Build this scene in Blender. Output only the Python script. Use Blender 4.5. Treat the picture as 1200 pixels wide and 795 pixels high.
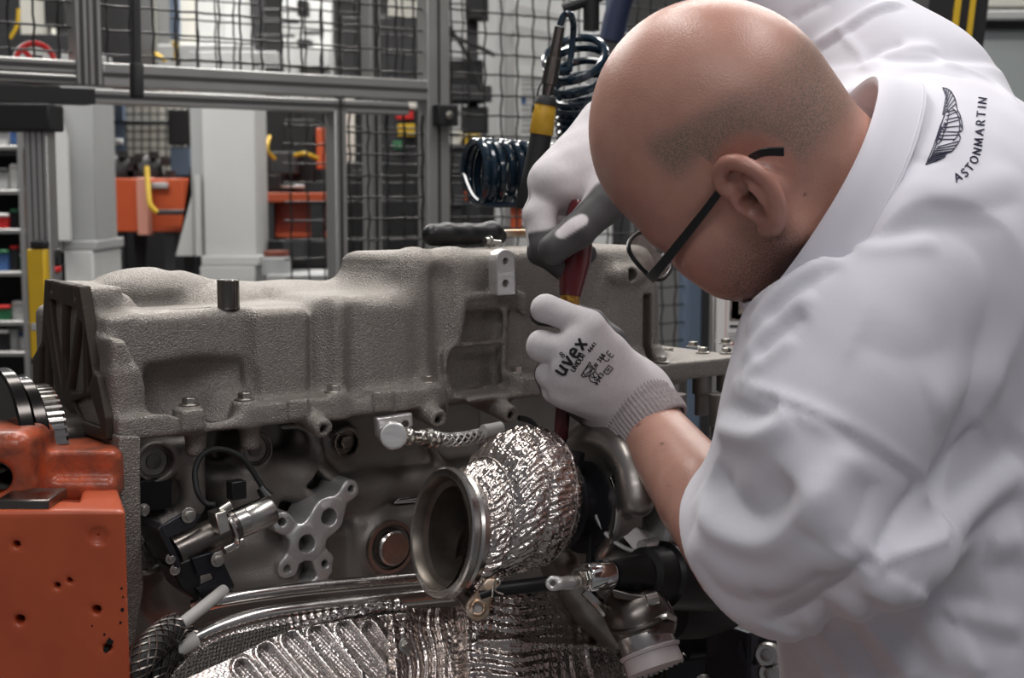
import bpy, bmesh, math, random
import numpy as np
import openvdb as vdb
from mathutils import Vector, Matrix
from mathutils.bvhtree import BVHTree

for o in list(bpy.data.objects): bpy.data.objects.remove(o)
SC = bpy.context.scene
COL = SC.collection
pi = math.pi
random.seed(7)

# ---------------------------------------------------------------- camera
CAM = np.array([0.0, 0.0, 1.45]); PITCH = math.radians(-6.0); FPX = 1667.0
cd = bpy.data.cameras.new('camera'); cam = bpy.data.objects.new('camera', cd); COL.objects.link(cam)
cam.location = CAM; cam.rotation_euler = (pi/2 + PITCH, 0, 0)
cd.sensor_width = 36.0; cd.lens = FPX*36.0/1200.0
cd.clip_start = 0.05; cd.clip_end = 60
cd.dof.use_dof = True; cd.dof.focus_distance = 1.22; cd.dof.aperture_fstop = 10.5
SC.camera = cam
# ---------------------------------------------------------------- exposure, world, lights
SC.view_settings.view_transform = 'Standard'; SC.view_settings.look = 'None'
SC.view_settings.exposure = 0.10; SC.view_settings.gamma = 1.0; SC.view_settings.use_curve_mapping = False
W = bpy.data.worlds.new('hall_air'); SC.world = W; W.use_nodes = True
W.node_tree.nodes['Background'].inputs[0].default_value = (0.93, 0.92, 1.0, 1)
W.node_tree.nodes['Background'].inputs[1].default_value = 0.14
def area(name, loc, sx, sy, power, color=(1, 0.97, 0.93), target=None):
    l = bpy.data.lights.new(name, 'AREA'); l.shape = 'RECTANGLE'; l.size = sx; l.size_y = sy
    l.energy = power; l.color = color
    o = bpy.data.objects.new(name, l); COL.objects.link(o); o.location = loc
    if target is not None:
        d = Vector(target) - Vector(loc); o.rotation_euler = d.to_track_quat('-Z', 'Y').to_euler()
    return o
# rows of strip luminaires under the hall roof
area('ceiling_light', (0.9, 0.75, 3.3), 0.35, 1.8, 21.5, (1, 0.97, 0.97))
area('ceiling_light', (-0.55, 1.7, 3.3), 0.35, 1.8, 24, (1, 0.97, 0.93))
area('ceiling_light', (0.6, 2.9, 3.3), 1.8, 0.35, 40)
area('ceiling_light', (-1.7, 3.6, 3.3), 1.8, 0.35, 55)
area('ceiling_light', (1.6, 5.2, 3.3), 1.8, 0.35, 50)
area('ceiling_light', (-1.0, 6.0, 3.3), 1.8, 0.35, 110)
area('ceiling_light', (-0.5, -1.6, 3.3), 1.8, 0.4, 34, (1, 0.98, 0.98))
# ---------------------------------------------------------------- pixel measuring
_cp, _sp = math.cos(PITCH), math.sin(PITCH)
def ray(px, py):
    x = (px-600.0)/FPX; y = (397.5-py)/FPX
    return np.array([x, _cp - y*_sp, _sp + y*_cp])
def P(px, py, Y):                      # world point seen at a pixel, at distance Y in front of the camera
    d = ray(px, py); return CAM + d*(Y/d[1])
def S(px, Y): return px*Y/FPX          # pixel length at a distance
YAW = math.radians(37.0)
EU = np.array([math.cos(YAW), math.sin(YAW), 0]); EV = np.array([-math.sin(YAW), math.cos(YAW), 0]); EZ = np.array([0, 0, 1.0])
EO = P(140, 515, 1.15)                 # lower left corner of the engine's flange
def E(px, py, v=0.0):                  # engine frame (u along, v into, w up) of a pixel on the plane at depth v
    d = ray(px, py); t = (v - np.dot(CAM-EO, EV))/np.dot(d, EV)
    q = CAM + d*t - EO
    return np.array([np.dot(q, EU), v, q[2]])
def EW(p):                             # engine frame -> world
    p = np.asarray(p, float); return EO + p[..., 0:1]*EU + p[..., 1:2]*EV + p[..., 2:3]*EZ
def Ew(px, py, v=0.0): return EW(E(px, py, v))
def ES(px, py, v, n): return S(n, np.dot(EW(E(px, py, v))-CAM, [0, 1, 0]))   # n pixels there, in metres
# ---------------------------------------------------------------- materials
def nn(nt, t, **k):
    n = nt.nodes.new(t)
    for a, b in k.items(): setattr(n, a, b)
    return n
def mat(name, color, rough=0.5, metal=0.0, noise=0.0, nscale=40.0, color2=None, bump=0.0, bscale=200.0, bdist=0.001,
        coat=0.0, spec=0.5, sss=0.0, rvar=0.0, emit=0.0, trans=0.0, ior=1.45, detail=3.0, sheen=0.0, stretch=None):
    m = bpy.data.materials.new(name); m.use_nodes = True; nt = m.node_tree; b = nt.nodes['Principled BSDF']
    L = nt.links.new
    b.inputs['Base Color'].default_value = (*color, 1); b.inputs['Roughness'].default_value = rough
    b.inputs['Metallic'].default_value = metal; b.inputs['Coat Weight'].default_value = coat
    b.inputs['Specular IOR Level'].default_value = spec; b.inputs['IOR'].default_value = ior
    b.inputs['Transmission Weight'].default_value = trans
    b.inputs['Sheen Weight'].default_value = sheen
    if sss: b.inputs['Subsurface Weight'].default_value = sss; b.inputs['Subsurface Radius'].default_value = (0.012, 0.005, 0.003); b.inputs['Subsurface Scale'].default_value = 0.6
    if emit: b.inputs['Emission Color'].default_value = (*color, 1); b.inputs['Emission Strength'].default_value = emit
    tc = None
    if noise or bump or rvar:
        tc = nn(nt, 'ShaderNodeTexCoord').outputs['Object']
        if stretch:
            mp = nn(nt, 'ShaderNodeMapping'); mp.inputs['Scale'].default_value = stretch; L(tc, mp.inputs[0]); tc = mp.outputs[0]
    if noise or rvar:
        n = nn(nt, 'ShaderNodeTexNoise'); n.inputs['Scale'].default_value = nscale; n.inputs['Detail'].default_value = detail; L(tc, n.inputs['Vector'])
        if noise:
            mx = nn(nt, 'ShaderNodeMix', data_type='RGBA')
            c2 = color2 or tuple(c*0.55 for c in color)
            mx.inputs['A'].default_value = (*color, 1); mx.inputs['B'].default_value = (*c2, 1)
            mr = nn(nt, 'ShaderNodeMapRange'); mr.inputs[1].default_value = 0.5-0.22/max(noise, .05)*.5; mr.inputs[2].default_value = 0.5+0.22/max(noise, .05)*.5
            mr.inputs[3].default_value = 0; mr.inputs[4].default_value = min(1, 0.35+noise)
            L(n.outputs['Fac'], mr.inputs[0]); L(mr.outputs[0], mx.inputs['Factor']); L(mx.outputs['Result'], b.inputs['Base Color'])
        if rvar:
            mr = nn(nt, 'ShaderNodeMapRange'); mr.inputs[1].default_value = .3; mr.inputs[2].default_value = .7
            mr.inputs[3].default_value = max(0, rough-rvar); mr.inputs[4].default_value = min(1, rough+rvar)
            L(n.outputs['Fac'], mr.inputs[0]); L(mr.outputs[0], b.inputs['Roughness'])
    if bump:
        n2 = nn(nt, 'ShaderNodeTexNoise'); n2.inputs['Scale'].default_value = bscale; n2.inputs['Detail'].default_value = 2; L(tc, n2.inputs['Vector'])
        bp = nn(nt, 'ShaderNodeBump'); bp.inputs['Strength'].default_value = bump; bp.inputs['Distance'].default_value = bdist
        L(n2.outputs['Fac'], bp.inputs['Height']); L(bp.outputs['Normal'], b.inputs['Normal'])
    m['nt'] = 1
    return m
# ---------------------------------------------------------------- mesh building
class MB:
    def __init__(s): s.v = []; s.f = []; s.n = 0
    def add(s, V, F):
        V = np.asarray(V, float).reshape(-1, 3); s.v.append(V); s.f += [tuple(int(i)+s.n for i in f) for f in F]; s.n += len(V); return s
    def box(s, c, half, R=None):
        c = np.asarray(c, float); h = np.asarray(half, float)
        A = np.array([[x, y, z] for x in (-1, 1) for y in (-1, 1) for z in (-1, 1)], float)*h
        if R is not None: A = A @ np.asarray(R, float).T
        return s.add(A+c, [(0, 1, 3, 2), (4, 6, 7, 5), (0, 4, 5, 1), (2, 3, 7, 6), (0, 2, 6, 4), (1, 5, 7, 3)])
    def cyl(s, a, b, r0, r1=None, n=20, caps=True):
        return s.lathe([(0, r0), (1, r0 if r1 is None else r1)], a, b, n, caps)
    def lathe(s, prof, a, b, n=24, caps=True):          # prof: (t along a->b, radius)
        a = np.asarray(a, float); b = np.asarray(b, float); ax = b-a; e1, e2 = frame(ax)
        an = np.arange(n)*2*pi/n
        V = np.concatenate([a+ax*t + r*(np.cos(an)[:, None]*e1+np.sin(an)[:, None]*e2) for t, r in prof])
        m = len(prof); F = []
        for i in range(m-1):
            for j in range(n): F.append((i*n+j, i*n+(j+1) % n, (i+1)*n+(j+1) % n, (i+1)*n+j))
        if caps: F.append(tuple(range(n-1, -1, -1))); F.append(tuple((m-1)*n+j for j in range(n)))
        return s.add(V, F)
    def tube(s, pts, r, n=12, caps=True, closed=False):
        pts = np.asarray(pts, float); m = len(pts); r = np.broadcast_to(np.asarray(r, float), (m,))
        T = np.gradient(pts, axis=0)
        if closed: T = np.roll(pts, -1, 0)-np.roll(pts, 1, 0)
        T /= np.linalg.norm(T, axis=1)[:, None]+1e-12
        e1, _ = frame(T[0]); an = np.arange(n)*2*pi/n; V = []
        for i in range(m):
            e1 = e1 - T[i]*np.dot(e1, T[i]); e1 /= np.linalg.norm(e1)+1e-12; e2 = np.cross(T[i], e1)
            V.append(pts[i]+r[i]*(np.cos(an)[:, None]*e1+np.sin(an)[:, None]*e2))
        F = []
        for i in range(m if closed else m-1):
            k = (i+1) % m
            for j in range(n): F.append((i*n+j, i*n+(j+1) % n, k*n+(j+1) % n, k*n+j))
        if caps and not closed: F.append(tuple(range(n-1, -1, -1))); F.append(tuple((m-1)*n+j for j in range(n)))
        return s.add(np.concatenate(V), F)
    def prism(s, poly, d):                               # planar polygon (3D points) swept along d
        A = np.asarray(poly, float); n = len(A); d = np.asarray(d, float)
        nr = np.zeros(3)
        for i in range(n): nr += np.cross(A[i]-A[0], A[(i+1) % n]-A[0])
        if np.dot(nr, d) > 0: A = A[::-1]
        F = [tuple(range(n)), tuple(range(2*n-1, n-1, -1))]
        for i in range(n): F.append((i, n+i, n+(i+1) % n, (i+1) % n))
        return s.add(np.concatenate([A, A+d]), F)
    def sphere(s, c, r, n=16, m=10, R=None):
        r = np.broadcast_to(np.asarray(r, float), (3,)); V = []; 
        for i in range(m+1):
            th = pi*i/m
            for j in range(n):
                ph = 2*pi*j/n; V.append((math.sin(th)*math.cos(ph), math.sin(th)*math.sin(ph), math.cos(th)))
        V = np.array(V)*r
        if R is not None: V = V @ np.asarray(R).T
        F = [(i*n+j, (i+1)*n+j, (i+1)*n+(j+1) % n, i*n+(j+1) % n) for i in range(m) for j in range(n)]
        return s.add(V+np.asarray(c, float), F)
    def grid(s, A, closed_u=False, closed_v=False):      # A[m,n,3]
        m, n = A.shape[:2]; F = []
        for i in range(m if closed_u else m-1):
            for j in range(n if closed_v else n-1):
                F.append((i*n+j, i*n+(j+1) % n, ((i+1) % m)*n+(j+1) % n, ((i+1) % m)*n+j))
        return s.add(A.reshape(-1, 3), F)
    def build(s, name, m, parent=None, smooth=35, bevel=0, seg=2, solid=0):
        V = np.concatenate(s.v) if s.v else np.zeros((0, 3))
        return mkobj(name, V, s.f, m, parent, smooth, bevel, seg, solid)
def frame(ax):
    ax = np.asarray(ax, float); ax = ax/(np.linalg.norm(ax)+1e-12)
    h = np.array([0, 0, 1.0]) if abs(ax[2]) < 0.9 else np.array([1.0, 0, 0])
    e1 = np.cross(h, ax); e1 /= np.linalg.norm(e1); return e1, np.cross(ax, e1)
def mkobj(name, V, F, m, parent=None, smooth=35, bevel=0, seg=2, solid=0):
    me = bpy.data.meshes.new(name)
    if isinstance(F, np.ndarray): F = F.tolist()
    loc = np.zeros(3)
    if parent is None and len(V): loc = np.array([(V[:, 0].min()+V[:, 0].max())/2, (V[:, 1].min()+V[:, 1].max())/2, V[:, 2].min()])
    elif parent is not None: loc = np.array(parent_world(parent))
    me.from_pydata((np.asarray(V)-loc).tolist(), [], F); me.update()
    bm = bmesh.new(); bm.from_mesh(me); bmesh.ops.remove_doubles(bm, verts=bm.verts, dist=1e-7)
    if len(bm.faces) < 60000: bmesh.ops.recalc_face_normals(bm, faces=bm.faces)
    bm.to_mesh(me); bm.free()
    if smooth:
        me.shade_smooth()
        if smooth < 180: me.set_sharp_from_angle(angle=math.radians(smooth))
    o = bpy.data.objects.new(name, me); COL.objects.link(o)
    for mm in (m if isinstance(m, (list, tuple)) else [m]): me.materials.append(mm)
    if parent is None: o.location = loc
    else: o.parent = parent
    if solid: md = o.modifiers.new('solid', 'SOLIDIFY'); md.thickness = solid; md.offset = 0
    if bevel: md = o.modifiers.new('bevel', 'BEVEL'); md.width = bevel; md.segments = seg; md.limit_method = 'ANGLE'; md.angle_limit = math.radians(40)
    return o
def parent_world(p):
    t = np.zeros(3)
    while p is not None: t += np.array(p.location); p = p.parent
    return t
def empty(name, loc):
    o = bpy.data.objects.new(name, None); COL.objects.link(o); o.location = tuple(loc); o.empty_display_size = .05; return o
def tag(o, label=None, cat=None, group=None, kind=None):
    if label: o['label'] = label
    if cat: o['category'] = cat
    if group: o['group'] = group
    if kind: o['kind'] = kind
    return o
def thing(name, label, cat, loc, group=None): return tag(empty(name, loc), label, cat, group)
# rounded polyline / spline helpers
def spline(pts, n=8, closed=False):
    p = np.asarray(pts, float); m = len(p); out = []
    rng = range(m if closed else m-1)
    for i in rng:
        if closed: a, b, c, d = p[(i-1) % m], p[i], p[(i+1) % m], p[(i+2) % m]
        else: a, b, c, d = p[max(i-1, 0)], p[i], p[i+1], p[min(i+2, m-1)]
        for k in range(n):
            t = k/n; out.append(0.5*((2*b)+(c-a)*t+(2*a-5*b+4*c-d)*t*t+(3*b-a-3*c+d)*t**3))
    if not closed: out.append(p[-1])
    return np.array(out)
def circ(c, r, e1, e2, n=24, a0=0, a1=2*pi):
    an = np.linspace(a0, a1, n, endpoint=abs(a1-a0) < 2*pi-1e-6); return np.asarray(c)+r*(np.cos(an)[:, None]*np.asarray(e1)+np.sin(an)[:, None]*np.asarray(e2))
# ---------------------------------------------------------------- distance-field sculpting
def smin(a, b, k):
    if k <= 0: return np.minimum(a, b)
    h = np.maximum(k-np.abs(a-b), 0)/k; return np.minimum(a, b)-h*h*(k*.25)
def smax(a, b, k): return -smin(-a, -b, k)
class Vol:
    def __init__(s, lo, hi, h):
        s.lo = np.array(lo, float); s.h = h; s.n = np.ceil((np.array(hi)-s.lo)/h).astype(int)+1
        s.F = np.full(s.n, 1.0, np.float32)
    def blk(s, lo, hi):
        i0 = np.maximum(np.floor((np.array(lo)-s.lo)/s.h).astype(int), 0); i1 = np.minimum(np.ceil((np.array(hi)-s.lo)/s.h).astype(int)+1, s.n)
        if (i1 <= i0).any(): return None
        X = [(s.lo[a]+s.h*np.arange(i0[a], i1[a])).astype(np.float32) for a in range(3)]
        return tuple(slice(i0[a], i1[a]) for a in range(3)), (X[0][:, None, None], X[1][None, :, None], X[2][None, None, :])
    def add(s, prim, k=0.004, mode='u'):
        f, lo, hi = prim; m = k+4*s.h; b = s.blk(np.array(lo)-m, np.array(hi)+m)
        if b is None: return s
        sl, X = b; d = f(*X).astype(np.float32); A = s.F[sl]
        if mode == 'u': s.F[sl] = smin(A, d, k)
        elif mode == 's': s.F[sl] = smax(A, -d, k)
        return s
    def sub(s, prim, k=0.004): return s.add(prim, k, 's')
    def inter(s, prim, k=0.004):
        f = prim[0]; X = s.blk(s.lo, s.lo+s.n*s.h)[1]; s.F = smax(s.F, f(*X).astype(np.float32), k); return s
    def mesh(s, xf=None, smooth=0):
        F = s.F.copy(); F[0] = F[-1] = 1; F[:, 0] = F[:, -1] = 1; F[:, :, 0] = F[:, :, -1] = 1
        B = 6*s.h; F = np.clip(F, -B, B)
        g = vdb.FloatGrid(B); g.copyFromArray(np.ascontiguousarray(F)); V, Q = g.convertToQuads(isovalue=0.0)
        V = s.lo+V.astype(float)*s.h
        a = V[Q]; vol = np.einsum('ij,ij->i', a[:, 0], np.cross(a[:, 1], a[:, 2])).sum()+np.einsum('ij,ij->i', a[:, 0], np.cross(a[:, 2], a[:, 3])).sum()
        if vol < 0: Q = Q[:, ::-1]
        for _ in range(smooth): V = relax(V, Q)
        if xf is not None: V = xf(V)
        return V, Q
def relax(V, Q, lam=0.5):
    A = np.zeros_like(V); c = np.zeros(len(V))
    for i in range(4):
        for j in ((i+1) % 4, (i-1) % 4):
            np.add.at(A, Q[:, i], V[Q[:, j]]); np.add.at(c, Q[:, i], 1)
    return V*(1-lam)+lam*A/np.maximum(c, 1)[:, None]
def _bb(*pts_r):
    lo = np.min([np.asarray(p)-r for p, r in pts_r], 0); hi = np.max([np.asarray(p)+r for p, r in pts_r], 0); return lo, hi
def ell(c, r, R=None):
    c = np.asarray(c, float); r = np.broadcast_to(np.asarray(r, float), (3,)); M = np.eye(3) if R is None else np.asarray(R, float)   # columns = axes
    def f(X, Y, Z):
        x, y, z = X-c[0], Y-c[1], Z-c[2]
        q = [(x*M[0, i]+y*M[1, i]+z*M[2, i]) for i in range(3)]
        k0 = np.sqrt(sum((q[i]/r[i])**2 for i in range(3))); k1 = np.sqrt(sum((q[i]/r[i]**2)**2 for i in range(3)))+1e-9
        return k0*(k0-1)/k1
    e = np.sqrt(((M*r)**2).sum(1)); return f, c-e, c+e
def cap(a, b, ra, rb=None):
    a = np.asarray(a, float); b = np.asarray(b, float); rb = ra if rb is None else rb; ab = b-a; L2 = ab@ab+1e-12
    def f(X, Y, Z):
        t = np.clip(((X-a[0])*ab[0]+(Y-a[1])*ab[1]+(Z-a[2])*ab[2])/L2, 0, 1)
        return np.sqrt((X-a[0]-t*ab[0])**2+(Y-a[1]-t*ab[1])**2+(Z-a[2]-t*ab[2])**2)-(ra+(rb-ra)*t)
    return (f, *_bb((a, ra), (b, rb)))
def chain(pts, rs):                                      # polyline capsule with radii
    pr = [cap(pts[i], pts[i+1], rs[i], rs[i+1]) for i in range(len(pts)-1)]
    def f(X, Y, Z):
        d = pr[0][0](X, Y, Z)
        for p in pr[1:]: d = smin(d, p[0](X, Y, Z), 0.004)
        return d
    return f, np.min([p[1] for p in pr], 0), np.max([p[2] for p in pr], 0)
def cyl(a, b, r, rnd=0.0, rb=None):
    a = np.asarray(a, float); b = np.asarray(b, float); ab = b-a; L = np.linalg.norm(ab); ax = ab/L; rb = r if rb is None else rb
    def f(X, Y, Z):
        t = (X-a[0])*ax[0]+(Y-a[1])*ax[1]+(Z-a[2])*ax[2]
        q = np.sqrt(np.maximum((X-a[0])**2+(Y-a[1])**2+(Z-a[2])**2-t*t, 0))
        dx = q-(r+(rb-r)*np.clip(t/L, 0, 1))+rnd; dy = np.abs(t-L/2)-L/2+rnd
        return np.minimum(np.maximum(dx, dy), 0)+np.sqrt(np.maximum(dx, 0)**2+np.maximum(dy, 0)**2)-rnd
    m = max(r, rb); return (f, *_bb((a, m), (b, m)))
def box(lo, hi, rnd=0.0):
    lo = np.minimum(lo, hi).astype(float); hi2 = np.maximum(np.asarray(lo), np.asarray(hi)).astype(float); c = (lo+hi2)/2; h = (hi2-lo)/2
    def f(X, Y, Z):
        dx, dy, dz = np.abs(X-c[0])-h[0]+rnd, np.abs(Y-c[1])-h[1]+rnd, np.abs(Z-c[2])-h[2]+rnd
        return np.minimum(np.maximum(np.maximum(dx, dy), dz), 0)+np.sqrt(np.maximum(dx, 0)**2+np.maximum(dy, 0)**2+np.maximum(dz, 0)**2)-rnd
    return f, lo, hi2
def plate(poly, v0, v1, rnd=0.0, ax=1):                   # polygon in the plane across axis ax, extruded v0..v1 (engine frame: u,w polygon)
    q = np.asarray(poly, float); i, j = [(1, 2), (0, 2), (0, 1)][ax]
    if q.shape[1] == 3: q = q[:, [i, j]]
    n = len(q); vc, vh = (v0+v1)/2, abs(v1-v0)/2
    def f(X, Y, Z):
        C = (X, Y, Z); a, b, w = C[i], C[j], C[ax]
        d = None; s = None
        for k in range(n):
            p0 = q[k]; p1 = q[k-1]; e = p1-p0; wx, wy = a-p0[0], b-p0[1]
            t = np.clip((wx*e[0]+wy*e[1])/(e@e+1e-14), 0, 1); dd = (wx-e[0]*t)**2+(wy-e[1]*t)**2
            d = dd if d is None else np.minimum(d, dd)
            c1 = (b >= p0[1]); c2 = (b < p1[1]); c3 = (e[0]*wy > e[1]*wx)
            fl = (c1 & c2 & c3) | (~c1 & ~c2 & ~c3); sg = np.where(fl, -1.0, 1.0); s = sg if s is None else s*sg
        d2 = s*np.sqrt(d)+rnd; dw = np.abs(w-vc)-vh+rnd
        return np.minimum(np.maximum(d2, dw), 0)+np.sqrt(np.maximum(d2, 0)**2+np.maximum(dw, 0)**2)-rnd
    lo = np.zeros(3); hi = np.zeros(3); lo[[i, j]] = q.min(0); hi[[i, j]] = q.max(0); lo[ax] = vc-vh; hi[ax] = vc+vh
    return f, lo, hi
def xfprim(prim, R, o):                                  # prim defined in a local frame (columns of R are its axes, origin o)
    f, lo, hi = prim; R = np.asarray(R, float); o = np.asarray(o, float)
    def g(X, Y, Z):
        x, y, z = X-o[0], Y-o[1], Z-o[2]
        return f(x*R[0, 0]+y*R[1, 0]+z*R[2, 0], x*R[0, 1]+y*R[1, 1]+z*R[2, 1], x*R[0, 2]+y*R[1, 2]+z*R[2, 2])
    K = np.array([[x, y, z] for x in (lo[0], hi[0]) for y in (lo[1], hi[1]) for z in (lo[2], hi[2])]) @ R.T + o
    return g, K.min(0), K.max(0)
# ================================================================ the hall
M_floor = mat('grey_resin_floor', (0.20, 0.20, 0.195), .35, noise=.3, nscale=3, rvar=.05)
M_wallp = mat('hall_wall', (0.30, 0.30, 0.29), .8, noise=.2, nscale=2)
st = lambda o: tag(o, kind='structure')
st(MB().box((0, 4.6, -.05), (6.5, 6.6, .05)).build('floor', M_floor))
st(MB().box((-6.4, 4.6, 2.2), (.1, 6.6, 2.2)).build('wall_left', M_wallp)); st(MB().box((6.4, 4.6, 2.2), (.1, 6.6, 2.2)).build('wall_right', M_wallp))
st(MB().box((0, 11.1, 2.2), (6.5, .1, 2.2)).build('wall_back', M_wallp))
# ================================================================ the person
def vattr(o, name, A):                                   # per-vertex float attribute
    at = o.data.attributes.new(name, 'FLOAT', 'POINT'); at.data.foreach_set('value', np.asarray(A, np.float32))
def attr_mix(m, name, color, fac=1.0, rough=None, grain=0):        # second pigment laid over the first by an attribute
    nt = m.node_tree; b = nt.nodes['Principled BSDF']; L = nt.links.new
    at = nn(nt, 'ShaderNodeAttribute', attribute_name=name); mx = nn(nt, 'ShaderNodeMix', data_type='RGBA')
    mu = nn(nt, 'ShaderNodeMath', operation='MULTIPLY'); mu.inputs[1].default_value = fac; L(at.outputs['Fac'], mu.inputs[0])
    if grain:
        tc = nn(nt, 'ShaderNodeTexCoord').outputs['Object']; no = nn(nt, 'ShaderNodeTexNoise'); no.inputs['Scale'].default_value = grain; no.inputs['Detail'].default_value = 1; L(tc, no.inputs['Vector'])
        mr = nn(nt, 'ShaderNodeMapRange'); mr.inputs[1].default_value = .38; mr.inputs[2].default_value = .58; mr.inputs[3].default_value = fac; mr.inputs[4].default_value = fac*.45; L(no.outputs['Fac'], mr.inputs[0]); L(mr.outputs[0], mu.inputs[1])
    src = b.inputs['Base Color']
    if src.is_linked: L(src.links[0].from_socket, mx.inputs['A'])
    else: mx.inputs['A'].default_value = src.default_value
    mx.inputs['B'].default_value = (*color, 1); L(mu.outputs[0], mx.inputs['Factor']); L(mx.outputs['Result'], src)
    if rough is not None:
        r = nn(nt, 'ShaderNodeMix'); r.inputs['A'].default_value = b.inputs['Roughness'].default_value; r.inputs['B'].default_value = rough
        L(mu.outputs[0], r.inputs['Factor']); L(r.outputs['Result'], b.inputs['Roughness'])
def sstep(x, a, b): t = np.clip((x-a)/(b-a), 0, 1); return t*t*(3-2*t)
def vnoise(V, sc, seed=0):                               # cheap smooth noise from summed sines
    r = np.random.RandomState(seed); out = np.zeros(len(V))
    for i in range(10):
        k = r.normal(size=3); k *= sc*(0.6+0.9*r.rand())/np.linalg.norm(k); out += np.sin(V @ k + r.rand()*6.28)
    return out/4
def project(V, Qf):
    return BVHTree.FromPolygons([tuple(v) for v in V], [tuple(q) for q in Qf])
def hit(bvh, px, py):
    d = Vector(ray(px, py)).normalized(); r = bvh.ray_cast(Vector(CAM), d)
    return (None, None) if r[0] is None else (np.array(r[0]), np.array(r[1]))
M_skin = mat('skin', (0.58, 0.325, 0.25), 0.34, noise=.35, nscale=60, color2=(0.47, 0.235, 0.185), bump=.35, bscale=700, bdist=.0008, sss=.08, rvar=.08)
attr_mix(M_skin, 'flush_shade', (0.30, 0.10, 0.078), .9)  # skin redness, plus shade painted on the downturned front of the face
attr_mix(M_skin, 'stubble', (0.19, 0.155, 0.125), 1.0, .55, 900)
attr_mix(M_skin, 'beard', (0.10, 0.058, 0.046), 1.0, None, 1000)
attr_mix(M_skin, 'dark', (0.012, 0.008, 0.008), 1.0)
M_shirt = mat('white_pique', (0.745, 0.735, 0.795), 0.85, bump=.25, bscale=1500, bdist=.0005, sheen=.25, spec=.2)
M_navy = mat('navy_thread', (0.012, 0.014, 0.05), .6)
M_glove = mat('glove_knit', (0.70, 0.67, 0.68), .9, noise=.35, nscale=420, color2=(.56, .53, .545), bump=.3, bscale=1600, bdist=.0005, spec=.2)
attr_mix(M_glove, 'coat', (0.075, 0.072, 0.075), 1.0, .5)
M_cuff = mat('cuff_knit', (0.50, 0.45, 0.455), .95, spec=.1, noise=.5, nscale=500, color2=(.30, .26, .265), stretch=(1, 1, 1))
M_blackpl = mat('black_acetate', (0.012, 0.012, 0.014), .3)
M_ink = mat('black_ink', (0.01, 0.01, 0.012), .6)
M_lens = mat('spectacle_glass', (1, 1, 1), .02, trans=1.0, ior=1.6, coat=1.0)
M_trouser = mat('dark_cotton', (0.02, 0.022, 0.03), .9, bump=.3, bscale=900)
M_shoe = mat('black_leather', (0.012, 0.012, 0.012), .4)

HF = np.array([-.70, .405, -.588]); HL = np.array([-.296, -.914, -.277]); HU = np.cross(HF, HL)
_r = math.radians(-11); HF = np.array([HF[0]*math.cos(_r)-HF[1]*math.sin(_r), HF[0]*math.sin(_r)+HF[1]*math.cos(_r), HF[2]]); HL = np.array([HL[0]*math.cos(_r)-HL[1]*math.sin(_r), HL[0]*math.sin(_r)+HL[1]*math.cos(_r), HL[2]])
_r = math.radians(8)
def _ip(v): return np.array([v[0]*math.cos(_r)-v[2]*math.sin(_r), v[1], v[0]*math.sin(_r)+v[2]*math.cos(_r)])
HF, HL = _ip(HF), _ip(HL)
HF /= np.linalg.norm(HF); HL -= HF*(HF@HL); HL /= np.linalg.norm(HL); HU = np.cross(HF, HL)
HR = np.stack([HF, HL, HU], 1)                            # columns: face forward, left ear, crown
HC = P(832, 144, 1.12)
def hl(p): return (np.asarray(p)-HC) @ HR                # world -> head frame
def hw(p): return HC + np.asarray(p) @ HR.T
NECK = P(998, 246, 1.13)
person = thing('person', 'bald man in white polo shirt and gloves bent over engine, driving a screwdriver', 'person', (P(1150, 900, 1.2)[0], 1.2, 0))

# --- head
hv = Vol((-.17, -.115, -.20), (.15, .115, .115), .0021)
hv.add(ell((0, 0, 0), (.098, .0785, .0945)))
hv.add(ell((.030, 0, -.012), (.066, .066, .072)), .03)
hv.add(ell((-.036, 0, -.018), (.052, .062, .060)), .02)
hv.add(ell((.043, 0, -.066), (.050, .056, .066)), .03)
for s in (-1, 1):
    hv.add(chain([(-.012, s*.056, -.07), (.000, s*.055, -.098), (.045, s*.036, -.122), (.074, s*.010, -.132)], [.017, .018, .017, .015]), .03)
    hv.add(ell((.057, s*.047, -.066), (.026, .020, .018)), .025)
    hv.add(cap((.088, s*.012, -.033), (.072, s*.050, -.030), .011, .009), .018)
hv.add(ell((.076, 0, -.128), (.020, .022, .019)), .02)
for s in (-1, 1): hv.add(ell((.060, s*.040, -.092), (.030, .022, .036)), .02)
nl = hl(NECK)
hv.add(cap((-.030, 0, -.060), nl, .055, .062), .018)
hv.add(cap((.015, 0, -.105), nl+np.array([.02, 0, -.015]), .042, .055), .04)
pass          # fold at the nape
for s in (-1, 1):
    hv.sub(ell((.102, s*.032, -.047), (.020, .019, .013)), .014)
    hv.add(ell((.081, s*.032, -.047), .0125), .003)
    hv.add(cap((.091, s*.020, -.041), (.086, s*.046, -.042), .0035), .004)
    hv.add(cap((.091, s*.020, -.054), (.086, s*.046, -.052), .0030), .004)
hv.add(cap((.091, 0, -.040), (.117, 0, -.082), .008, .012), .012)
for s in (-1, 1):
    hv.add(ell((.105, s*.012, -.086), (.012, .008, .008)), .008); hv.sub(ell((.110, s*.007, -.092), (.005, .004, .005)), .003)
hv.add(cap((.090, -.020, -.104), (.090, .020, -.104), .0065), .008); hv.add(cap((.089, -.018, -.113), (.089, .018, -.113), .0065), .008)
hv.sub(cap((.099, -.022, -.1085), (.099, .022, -.1085), .002), .003)
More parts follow.
